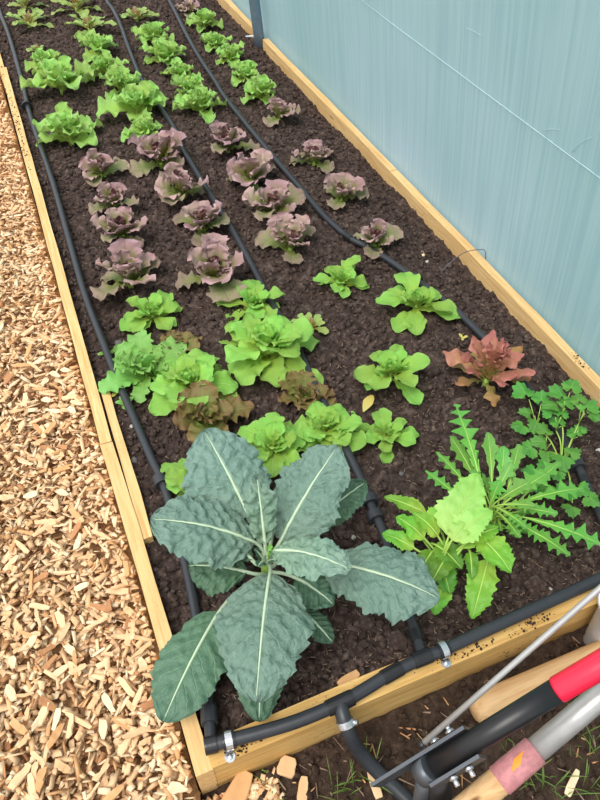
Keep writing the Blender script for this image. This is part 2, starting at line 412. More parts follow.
ZP = 0.0
RD = 0.0100
e, P = pipe('drip_pipe', [(0.0473, 5.0087, -0.0100), (0.0472, 4.2485, -0.0100), (0.0539, 3.9916, -0.0100), (0.0527, 3.7332, -0.0100), (0.0451, 3.3398, -0.0100), (0.0349, 2.9695, -0.0080), (0.0388, 2.4421, -0.0050), (0.0328, 2.0658, -0.0030), (0.0278, 1.7561, -0.0020), (0.0350, 1.5268, -0.0020), (0.0411, 1.3741, -0.0020), (0.0529, 1.1765, -0.0020), (0.0604, 1.0670, -0.0020), (0.0673, 0.9658, -0.0020), (0.0547, 0.7361, -0.0040), (0.0287, 0.5310, 0.0000), (0.0137, 0.4604, 0.0100), (0.0036, 0.4135, 0.0180)], RD, 'leftmost black drip pipe running along the left board')
sleeve(e, P, (0.0646, 0.9999, -0.0020), 0.0180, 0.024, M['pipe'])
sleeve(e, P, (0.0343, 3.0865, -0.0080), 0.021, 0.012, M['rubber'], 'pipe_clip')
sleeve(e, P, (0.0132, 0.4588, 0.0100), 0.0150, 0.030, M['pipe'])
e, P = pipe('drip_pipe', [(0.6350, 4.6328, 0.0000), (0.5956, 4.2011, 0.0000), (0.5970, 4.0543, 0.0000), (0.5875, 3.8297, 0.0000), (0.5622, 3.5487, 0.0000), (0.5432, 3.3119, 0.0000), (0.5319, 3.0936, 0.0000), (0.5432, 2.7819, 0.0000), (0.5442, 2.5888, 0.0000), (0.5299, 2.4258, 0.0000), (0.5339, 1.8748, 0.0000), (0.5247, 1.5686, -0.0020), (0.5224, 1.4465, -0.0020), (0.5247, 1.3671, -0.0020), (0.5080, 1.1101, -0.0020), (0.4891, 0.8236, -0.0020), (0.4779, 0.7446, 0.0000), (0.4715, 0.6784, 0.0000), (0.4452, 0.5475, 0.0050), (0.4243, 0.4520, 0.0100), (0.4149, 0.4130, 0.0160)], RD, 'middle black drip pipe running between the lettuce rows')
sleeve(e, P, (0.4842, 0.7722, -0.0020), 0.0175, 0.022, M['pipe'])
sleeve(e, P, (0.4750, 0.7289, 0.0000), 0.0175, 0.020, M['pipe'])
sleeve(e, P, (0.4234, 0.4502, 0.0100), 0.0130, 0.022, M['rubber'])
e, P = pipe('drip_pipe', [(0.9386, 4.5089, 0.0000), (0.9053, 4.0747, 0.0000), (0.8865, 3.8656, 0.0000), (0.8581, 3.5697, 0.0000), (0.8355, 3.2654, 0.0000), (0.8261, 3.0065, 0.0000), (0.8162, 2.8088, 0.0000), (0.8276, 2.3267, -0.0030), (0.8400, 2.0587, -0.0060), (0.8481, 1.8737, -0.0080), (0.8733, 1.7279, -0.0100), (0.9061, 1.6547, -0.0100), (0.9438, 1.5477, -0.0100), (0.9730, 1.4277, -0.0100), (0.9969, 1.3263, -0.0100), (1.0131, 1.2354, -0.0120), (1.0259, 1.0506, -0.0140), (1.0144, 0.8414, -0.0140), (0.9833, 0.6845, -0.0140), (0.9564, 0.5958, -0.0120), (0.9282, 0.5150, -0.0060), (0.8905, 0.4450, 0.0120)], RD, 'rightmost black drip pipe curving past the red lettuce')
sleeve(e, P, (0.8733, 1.7279, -0.0100), 0.0120, 0.030, M['rubber'])
sleeve(e, P, (0.9689, 1.4452, -0.0100), 0.0180, 0.026, M['pipe'])
sleeve(e, P, (0.9830, 0.6878, -0.0140), 0.0185, 0.028, M['pipe'])
sleeve(e, P, (0.9693, 0.6402, -0.0140), 0.0125, 0.022, M['rubber'])

RH = 0.0122
e, P = pipe('header_pipe', [(-0.0047, 0.4093, 0.0200), (0.0329, 0.4035, 0.0200), (0.0955, 0.3946, 0.0200), (0.1586, 0.3886, 0.0200), (0.2314, 0.3883, 0.0200), (0.2807, 0.3927, 0.0200), (0.3413, 0.4010, 0.0200), (0.4056, 0.4048, 0.0200), (0.4538, 0.4036, 0.0200), (0.5810, 0.4069, 0.0200), (0.7220, 0.4099, 0.0200), (0.8361, 0.4129, 0.0200), (0.9772, 0.4172, 0.0200)], RH, 'thick black header pipe clamped along the front board')
sleeve(e, P, (0.0022, 0.4082, 0.0200), 0.0150, 0.022, M['rubber'], 'elbow')
sleeve(e, P, (0.3455, 0.4012, 0.0200), 0.0138, 0.040, M['rubber'], 'tee_fitting')
sleeve(e, P, (0.4100, 0.4051, 0.0200), 0.0150, 0.036, M['rubber'], 'tee_fitting')
sleeve(e, P, (0.2354, 0.3885, 0.0200), 0.0145, 0.050, M['rubber'], 'tee_fitting')
def clamp(q, foot):
    q, foot = Vector(q), Vector(foot)
    i = min(range(len(P)), key=lambda k: (P[k] - q).length); ax = (P[i + 1] - P[i - 1]).normalized()
    on(e, ring('rubber_lining', q, ax, 0.0156, 0.0115, 0.021, M['rubber']))
    band = on(e, ring('clamp_band', q, ax, 0.0166, 0.0150, 0.012, M['steel']))
    bm = bmesh.new(); bmesh.ops.create_cone(bm, cap_ends=True, segments=20, radius1=0.0095, radius2=0.0095, depth=0.003)
    t_ = link('clamp_tab', bm_mesh('clamp_tab', bm, M['steel']), e, foot - e.location)
    bm = bmesh.new(); bmesh.ops.create_uvsphere(bm, u_segments=12, v_segments=8, radius=0.0055); bmesh.ops.scale(bm, vec=(1, 1, .6), verts=bm.verts)
    link('screw_head', bm_mesh('screw_head', bm, M['steel'], True), t_, (0, 0, .002))
    slab_o = slab('clamp_strap', q + (foot - q) * .55 + Vector((0, 0, -.004)), foot, (0, 0, 1), 0.011, 0.002, M['rubber'], None, 0); on(e, slab_o)
clamp((0.0329, 0.4035, 0.0200), (0.0266, 0.3831, 0.0025))
clamp((0.4538, 0.4036, 0.0200), (0.4526, 0.3852, 0.0025))
he, HP = pipe('supply_hose', [(0.2354, 0.3885, 0.0200), (0.2322, 0.3731, 0.0200), (0.2312, 0.3575, 0.0140), (0.2336, 0.3396, -0.0050), (0.2452, 0.3172, -0.0450), (0.2671, 0.2830, -0.0800), (0.2911, 0.2405, -0.0950), (0.3194, 0.1811, -0.1000), (0.3620, 0.1185, -0.1000)], 0.0135, 'black supply hose dropping from the header over the board', 'hose')
P2 = P; P = HP
on(he, ring('hose_clamp', (0.2315, 0.3559, 0.0130), Vector((0.2336, 0.3396, -0.0050)) - Vector((0.2322, 0.3731, 0.0200)), 0.0162, 0.0125, 0.012, M['steel']))
bm = bmesh.new(); bmesh.ops.create_cone(bm, cap_ends=True, segments=12, radius1=0.005, radius2=0.005, depth=0.014)
link('clamp_screw', bm_mesh('clamp_screw', bm, M['steel']), he, Vector((0.2454, 0.3510, 0.0160)) - he.location, (1.2, .3, .8))


# ---------------------------------------------------------------- leaves
def prof_fn(pts, t0, t): 
    xs, ys = zip(*pts); wv = np.interp(t, xs, ys)
    return wv * np.sqrt(np.clip(1 - (np.clip((t - t0) / (1 - t0), 0, 1)) ** 2, 0, 1))
PROF = {
    'spat': ([(0, .16), (.25, .30), (.5, .68), (.72, 1), (1, .92)], .62),
    'fan': ([(0, .20), (.3, .46), (.55, .85), (.8, 1), (1, .95)], .70),
    'cup': ([(0, .30), (.2, .62), (.5, .95), (.75, 1), (1, .9)], .62),
    'kale': ([(0, .12), (.05, .42), (.2, .80), (.45, 1), (.7, .92), (1, .62)], .66),
    'mustard': ([(0, .12), (.07, .55), (.28, 1), (.6, .82), (.85, .5), (1, .25)], .84),
    'oval': ([(0, .15), (.2, .6), (.5, 1), (.8, .8), (1, .5)], .7),
    'strap': ([(0, .2), (.3, .5), (.6, 1), (.85, .8), (1, .4)], .8),
    'leaflet': ([(0, .1), (.2, .55), (.5, 1), (.8, .95), (1, .7)], .72),
}
def blade(name, mat, base, tip, width, prof='spat', arch=0.0, face=(0, 0, 1), fold=0.25, ruf=0.0, nruf=4, teeth=0.0, nteeth=10, lobes=0.0, nlobes=4, lsharp=1.0,
          puck=0.0, pscale=60, nt=16, nu=9, seed=0, slant=0.0, curl=0.0, roll=0.0, irr=0.0, quilt=0.0, nq=8):
    """a leaf blade from base to tip, arched, folded along the midrib, with a ruffled, toothed or lobed margin"""
    rd = random.Random(seed); base, tip = Vector(base), Vector(tip); ch = tip - base; L = ch.length
    F = Vector(face).normalized(); Sd0 = ch.cross(F)
    if Sd0.length < 1e-6: Sd0 = ch.orthogonal()
    Sd0.normalize(); N0 = Sd0.cross(ch).normalized()
    if roll: q = Matrix.Rotation(roll, 3, ch.normalized()); Sd0 = q @ Sd0; N0 = q @ N0
    ctl = (base + tip) / 2 + N0 * arch * L * 2
    s = np.linspace(0, 1, nt + 1); tt = 1 - (1 - s) ** 1.25
    pts, t0 = PROF[prof]; wv = prof_fn(pts, t0, tt)
    us = np.linspace(-1, 1, nu); p1, p2, p3, p4 = (rd.uniform(0, 6.28) for _ in range(4))
    V, UV = [], []
    for i, t in enumerate(tt):
        for u in us:
            sg = 1 if u >= 0 else 0; a = abs(u)
            te = min(1.0, max(0.0, t + slant * a * (1 - t)))
            c = base * (1 - te) ** 2 + ctl * 2 * te * (1 - te) + tip * te * te
            T = ((ctl - base) * (1 - te) + (tip - ctl) * te).normalized(); N = Sd0.cross(T).normalized()
            k = 1.0
            if lobes: k *= 1 - lobes * (1 - (0.5 + 0.5 * math.cos(2 * PI * (nlobes * t + 0.22 * sg + 0.12 * math.sin(8 * t + p4)))) ** lsharp) * min(1, 6 * t)
            if teeth: k *= 1 - teeth * ((nteeth * t + 0.37 * sg + 0.3 * math.sin(9 * t + p3)) % 1.0) * min(1, 5 * t)
            hw = wv[i] * width / 2 * k * (1 + 0.06 * math.sin(7 * t + (p1 if sg else p2)) + irr * fbm(t * 7, sg * 3.7 + 0.31, seed * 1.7) + irr * .6 * fbm(t * 19, sg * 3.7 + 0.31, seed * 2.3))
            r = ruf * width * a * a * min(1, 3.2 * t) * (math.sin(2 * PI * nruf * t + (p1 if sg else p2)) + 0.5 * math.sin(2 * PI * nruf * 1.9 * t + (p3 if sg else p4)))
            ph = puck * (1 - 0.8 * max(0, 1 - a * 5)) * fbm(t * L * pscale, u * width / 2 * pscale, seed * 3.3) if puck else 0
            if quilt: ph += quilt * min(1, a * 4) * min(1, wv[i] * 1.5) * math.cos(2 * PI * nq * (t - .34 * a * width / L))
            ang = fold + curl * a
            V.append(c + Sd0 * (u * hw * math.cos(ang)) + N * (a * hw * math.sin(ang) + r + ph))
            UV.append((0.5 + 0.5 * u, t))
    f = [(i * nu + j, i * nu + j + 1, (i + 1) * nu + j + 1, (i + 1) * nu + j) for i in range(nt) for j in range(nu - 1)]
    mid = [V[i * nu + nu // 2] for i in range(nt + 1)]
    return mesh(name, V, f, mat, True, UV), mid

def leaf_mat(name, c0, c1, c2, edge=None, edge_amt=0.0, vein=(200, 220, 160), vamt=0.35, nv=7, bump=0.4, rough=0.45, trans=0.28, mott=None, mamt=0.0, hue=0.03, spec=0.35, fine=0.0, blister=0.0):
    t = NT(name); uv = t.n('ShaderNodeTexCoord'); sep = t.n('ShaderNodeSeparateXYZ'); t.l(uv.outputs['UV'], sep.inputs[0])
    a = t.math('ABSOLUTE', t.math('MULTIPLY_ADD', sep.outputs[0], 2.0, -1.0)); vv = sep.outputs[1]
    nz = t.noise(uv.outputs['Object'], 45, 3)
    vq = t.math('ADD', vv, t.math('MULTIPLY_ADD', nz, 0.24, -0.12), clamp=True)
    col = t.ramp(vq, [(0.08, c0), (0.5, c1), (0.92, c2)])
    if edge: col = t.mix(t.math('MULTIPLY', t.ramp(t.math('ADD', a, t.math('MULTIPLY_ADD', nz, .5, -.25)), [(0.35, (0, 0, 0)), (0.95, (255, 255, 255))]), t.math('MULTIPLY', t.ramp(vq, [(0.25, (0, 0, 0)), (0.62, (255, 255, 255))]), edge_amt)), col, lin(edge))
    if mott:
        mz = t.noise(uv.outputs['Object'], 70, 3, 0.6)
        col = t.mix(t.math('MULTIPLY', t.ramp(mz, [(0.45, (0, 0, 0)), (0.62, (255, 255, 255))]), mamt), col, lin(mott))
    # midrib and side veins
    rib = t.ramp(t.math('DIVIDE', a, t.math('MULTIPLY_ADD', vv, -0.07, 0.10)), [(0.35, (255, 255, 255)), (1.0, (0, 0, 0))])
    sv = t.math('ABSOLUTE', t.math('ADD', t.math('FRACT', t.math('ADD', t.math('MULTIPLY', t.math('SUBTRACT', vv, t.math('MULTIPLY', a, 0.30)), nv), t.math('MULTIPLY', nz, 0.5))), -0.5))
    side = t.ramp(sv, [(0.0, (255, 255, 255)), (0.09, (0, 0, 0))])
    fz = t.n('ShaderNodeTexVoronoi', feature='DISTANCE_TO_EDGE'); fz.inputs['Scale'].default_value = 150; t.l(uv.outputs['Object'], fz.inputs['Vector'])
    net = t.ramp(fz.outputs['Distance'], [(0.0, (255, 255, 255)), (0.12, (0, 0, 0))])
    vm = t.math('MAXIMUM', rib, t.math('MULTIPLY', side, 0.45))
    if fine: vm = t.math('MAXIMUM', vm, t.math('MULTIPLY', net, fine))
    col = t.mix(t.math('MULTIPLY', vm, vamt), col, lin(vein))
    oi = t.n('ShaderNodeObjectInfo'); hs = t.n('ShaderNodeHueSaturation')
    t.put(hs.inputs['Hue'], t.math('MULTIPLY_ADD', oi.outputs['Random'], hue, 0.5 - hue / 2)); t.put(hs.inputs['Value'], t.math('MULTIPLY_ADD', oi.outputs['Random'], 0.22, 0.89))
    t.put(hs.inputs['Color'], col); col = hs.outputs[0]
    h = t.math('SUBTRACT', t.math('MULTIPLY', t.noise(uv.outputs['Object'], 130, 3), 0.9), t.math('MULTIPLY', vm, 0.8))
    if blister:
        bz = t.n('ShaderNodeTexVoronoi', feature='SMOOTH_F1'); bz.inputs['Scale'].default_value = 85; t.l(uv.outputs['Object'], bz.inputs['Vector'])
        h = t.math('SUBTRACT', h, t.math('MULTIPLY', bz.outputs['Distance'], blister))
    b = t.bsdf(col, rough, 0, spec, t.bump(h, bump, 0.003))
    tr = t.n('ShaderNodeBsdfTranslucent'); t.put(tr.inputs[0], t.mix(0.5, col, lin((190, 218, 116)), 'MIX') if trans > .2 else col)
    ms = t.n('ShaderNodeMixShader'); ms.inputs[0].default_value = trans; t.l(b, ms.inputs[1]); t.l(tr.outputs[0], ms.inputs[2])
    return t.done(ms.outputs[0])

M['lett'] = leaf_mat('bright_green_lettuce', (202, 222, 104), (172, 214, 96), (160, 210, 106), vein=(208, 226, 150), vamt=.55, rough=.36, bump=.8, edge=(184, 216, 140), edge_amt=.5)
M['butter'] = leaf_mat('soft_green_lettuce', (198, 220, 92), (162, 212, 84), (150, 208, 92), vein=(204, 226, 150), vamt=.6, rough=.34, bump=.8, edge=(170, 212, 120), edge_amt=.4)
M['frill'] = leaf_mat('frilled_green_lettuce', (158, 200, 92), (130, 186, 88), (138, 192, 104), vein=(178, 216, 128), vamt=.4, rough=.36, nv=9)
M['purple'] = leaf_mat('mauve_leaf', (122, 144, 40), (128, 136, 58), (190, 154, 152), edge=(210, 170, 174), edge_amt=.85, mott=(132, 94, 100), mamt=.3, bump=.9, vein=(170, 150, 130), vamt=.35, trans=.12, rough=.5, hue=.05)
M['purple_out'] = leaf_mat('mauve_green_outer_leaf', (138, 160, 58), (130, 150, 78), (164, 150, 122), edge=(184, 156, 146), edge_amt=.6, mott=(140, 110, 106), mamt=.25, bump=.9, vein=(176, 176, 130), vamt=.35, trans=.14, rough=.5, hue=.06)
M['purple_in'] = leaf_mat('dark_purple_heart_leaf', (112, 126, 40), (100, 84, 52), (110, 66, 74), edge=(118, 72, 84), edge_amt=.5, vamt=.15, trans=.1, hue=.04)
M['speck'] = leaf_mat('speckled_pale_leaf', (172, 142, 76), (150, 182, 92), (166, 194, 112), mott=(156, 120, 90), mamt=.28, vein=(196, 206, 130), vamt=.35)
M['speck_in'] = leaf_mat('blushed_heart_leaf', (190, 156, 52), (166, 122, 84), (170, 140, 112), vamt=.2)
M['brown'] = leaf_mat('bronze_green_leaf', (120, 140, 62), (112, 116, 56), (124, 104, 62), edge=(136, 100, 68), edge_amt=.6, vein=(150, 160, 90), vamt=.3, mott=(110, 76, 54), mamt=.25, trans=.18, rough=.36)
M['redoak'] = leaf_mat('bronze_red_oak_leaf', (166, 150, 78), (180, 130, 98), (176, 110, 98), edge=(186, 122, 112), edge_amt=.6, mott=(128, 62, 62), mamt=.45, vein=(160, 120, 96), vamt=.25, trans=.15, rough=.32)
M['redoak_out'] = leaf_mat('olive_red_oak_leaf', (150, 148, 72), (150, 136, 78), (164, 116, 76), vein=(150, 140, 84), vamt=.25, mott=(140, 92, 60), mamt=.3, trans=.16, rough=.34)
M['kale'] = leaf_mat('blue_green_kale', (112, 138, 122), (101, 130, 117), (110, 138, 126), vein=(168, 190, 166), vamt=.45, nv=8, bump=.9, rough=.52, trans=.06, spec=.3, hue=.02, fine=.22, blister=2.2)
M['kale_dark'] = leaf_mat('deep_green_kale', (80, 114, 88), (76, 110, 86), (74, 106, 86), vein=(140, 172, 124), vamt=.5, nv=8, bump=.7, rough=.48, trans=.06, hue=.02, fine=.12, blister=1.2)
M['kale_pale'] = leaf_mat('young_kale', (122, 150, 126), (112, 142, 122), (122, 150, 134), vein=(176, 198, 170), vamt=.45, nv=8, bump=.9, rough=.5, trans=.06, spec=.3, hue=.02, fine=.3, blister=2.6)
M['kale_rib'] = simple_mat('pale_kale_midrib', (182, 202, 172), 0.5, var=.08)
M['stem'] = simple_mat('pale_green_stem', (158, 192, 92), 0.45, var=.1)
M['mustard'] = leaf_mat('fresh_mustard_leaf', (166, 202, 82), (118, 182, 58), (108, 174, 58), vein=(190, 220, 120), vamt=.5, rough=.42, nv=6)
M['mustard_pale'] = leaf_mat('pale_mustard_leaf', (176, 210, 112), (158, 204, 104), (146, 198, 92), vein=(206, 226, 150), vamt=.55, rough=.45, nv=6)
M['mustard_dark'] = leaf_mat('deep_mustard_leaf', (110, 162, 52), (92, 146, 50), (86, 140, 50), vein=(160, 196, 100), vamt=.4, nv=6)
M['rocket'] = leaf_mat('mizuna_leaf', (128, 184, 78), (102, 166, 66), (98, 162, 72), vein=(186, 214, 142), vamt=.55, rough=.38, nv=5)
M['parsley'] = leaf_mat('parsley_leaf', (104, 166, 66), (84, 152, 62), (92, 158, 72), vein=(150, 196, 110), vamt=.35, rough=.42, nv=4)
M['yellow'] = leaf_mat('yellowed_leaf', (216, 208, 120), (220, 206, 110), (214, 196, 100), vamt=.3)

def variants(key, mats, rings, nvar, **kw):
    """rings: list of (elevation deg, length, width, arch, extra) from heart to outside, leaf lengths relative to 1"""
    out = []
    for r, (el, L, wd, ar, ex) in enumerate(rings):
        vs = []
        for q in range(nvar):
            sd = hash((len(key), ord(key[0]), ord(key[-1]), r, q)) % 10007
            e = math.radians(el + (q - nvar / 2) * 5); d = dict(kw); d.update(ex)
            base = (0.02, 0, 0); tip = (0.02 + L * math.cos(e), 0, L * math.sin(e))
            me, mid = blade('leaf_' + key, M[mats[min(r, len(mats) - 1)]], base, tip, wd, arch=ar, face=(-math.sin(e), 0, math.cos(e)), seed=sd + q, **d)
            vs.append(me)
        out.append(vs)
    return out
KIND = {}
KIND['lettuce'] = dict(V=variants('lettuce', ['lett'], [(72, .50, .36, -.05, {}), (52, .72, .56, .02, {}), (26, .95, .68, .10, {}), (8, 1.0, .70, .10, {})], 4,
                       prof='cup', fold=.28, ruf=.12, nruf=2.6, teeth=.12, nteeth=8, nt=20, nu=11, curl=.15, irr=.28, puck=.03, pscale=7), n=(5, 6, 6, 4), h=.034, stem='stem')
KIND['butter'] = dict(V=variants('butter', ['butter'], [(68, .34, .26, .0, {}), (45, .58, .42, .08, {}), (18, .95, .56, .12, {}), (4, 1.0, .54, .10, {})], 4,
                      prof='spat', fold=.18, ruf=.07, nruf=2.2, nt=16, nu=9, curl=.1, irr=.22, puck=.025, pscale=7), n=(9, 7, 6, 5), h=.026, stem='stem')
KIND['bush'] = dict(V=variants('bush', ['butter'], [(64, .36, .26, .02, {}), (40, .62, .46, .10, {}), (18, .88, .60, .14, {}), (2, 1.05, .62, .12, {})], 4,
                      prof='cup', fold=.16, ruf=.08, nruf=2.4, nt=20, nu=11, curl=-.1, lobes=.22, nlobes=2.3, irr=.25, puck=.035, pscale=7), n=(9, 9, 8, 6), h=.036, stem='stem')
KIND['purple'] = dict(V=variants('purple', ['purple_in', 'purple', 'purple', 'purple_out'], [(76, .45, .30, -.04, {}), (58, .75, .62, -.02, {}), (36, .95, .80, .06, {}), (12, 1.0, .80, .10, {})], 4,
                      prof='fan', fold=.24, ruf=.075, nruf=3.8, teeth=.18, nteeth=9, nt=24, nu=13, puck=.03, pscale=9, irr=.22), n=(6, 5, 4, 3), h=.030, stem='stem')
KIND['speck'] = dict(V=variants('speckled', ['speck_in', 'speck', 'speck'], [(62, .42, .26, .0, {}), (30, .8, .42, .08, {}), (8, 1.0, .46, .10, {})], 4,
                     prof='spat', fold=.25, ruf=.06, nruf=2.6, lobes=.28, nlobes=3, nt=16, nu=9, irr=.25), n=(5, 6, 5), h=.022, stem='stem')
KIND['frill'] = dict(V=variants('frill', ['frill'], [(60, .5, .42, .02, {}), (34, .8, .6, .08, {}), (12, 1.0, .62, .12, {})], 4,
                     prof='cup', fold=.15, ruf=.11, nruf=5.0, teeth=.28, nteeth=11, puck=.03, pscale=11, nt=22, nu=11), n=(5, 6, 6), h=.02, stem='stem')
KIND['brown'] = dict(V=variants('brown', ['brown'], [(60, .5, .42, .02, {}), (34, .8, .64, .08, {}), (12, 1.0, .7, .12, {})], 4,
                     prof='cup', fold=.15, ruf=.10, nruf=4.0, teeth=.22, nteeth=11, puck=.03, pscale=10, nt=22, nu=11), n=(4, 5, 6), h=.02, stem='stem')
KIND['redoak'] = dict(V=variants('redoak', ['redoak', 'redoak', 'redoak', 'redoak_out'], [(78, .70, .34, .03, {}), (60, .90, .42, .06, {}), (38, 1.0, .46, .10, {}), (8, 1.05, .46, .12, {})], 4,
                      prof='spat', fold=.12, ruf=.07, nruf=3.0, lobes=.50, nlobes=2.6, nt=30, nu=11, curl=-.35, irr=.1), n=(7, 8, 8, 6), h=.05, stem='stem')

def cone_stem(name, h, r, mat):
    v, f = tube_data([(0, 0, -0.012), (0, 0, h * .5), (0, 0, h)], [r, r * .85, r * .6], 8); return mesh(name, v, f, mat)
STEM = cone_stem('stem', 0.022, 0.007, M['stem'])
def rosette(kind, xy, rad, label, cat, group, seed, name, thin=1.0, lift=0.0, tilt=0.0):
    K = KIND[kind]; rd = random.Random(seed); z = soil_z(*xy) + 0.004
    e = empty(name, (xy[0], xy[1], z), rd.uniform(0, 6.28)); tag(e, label, cat, group)
    link('stem', STEM, e, sc=(rad / .09,) * 3)
    a = rd.uniform(0, 6.28); tot = len(K['n'])
    for r, cnt in enumerate(K['n']):
        cnt = max(2, round(cnt * thin)); off = rd.uniform(0, 6.28)
        for q in range(cnt):
            a = off + 2 * PI * q / cnt + rd.uniform(-.45, .45); s = rad * rd.uniform(.74, 1.14)
            hz = K['h'] * (rad / .09) * (1 - r / tot) * .9 + lift
            link('leaf', rd.choice(K['V'][r]), e, (0, 0, hz), (rd.uniform(-.28, .28), rd.uniform(-.22, .14), a), (s, s * rd.uniform(.9, 1.15), s * rd.uniform(.9, 1.15)))
    return e
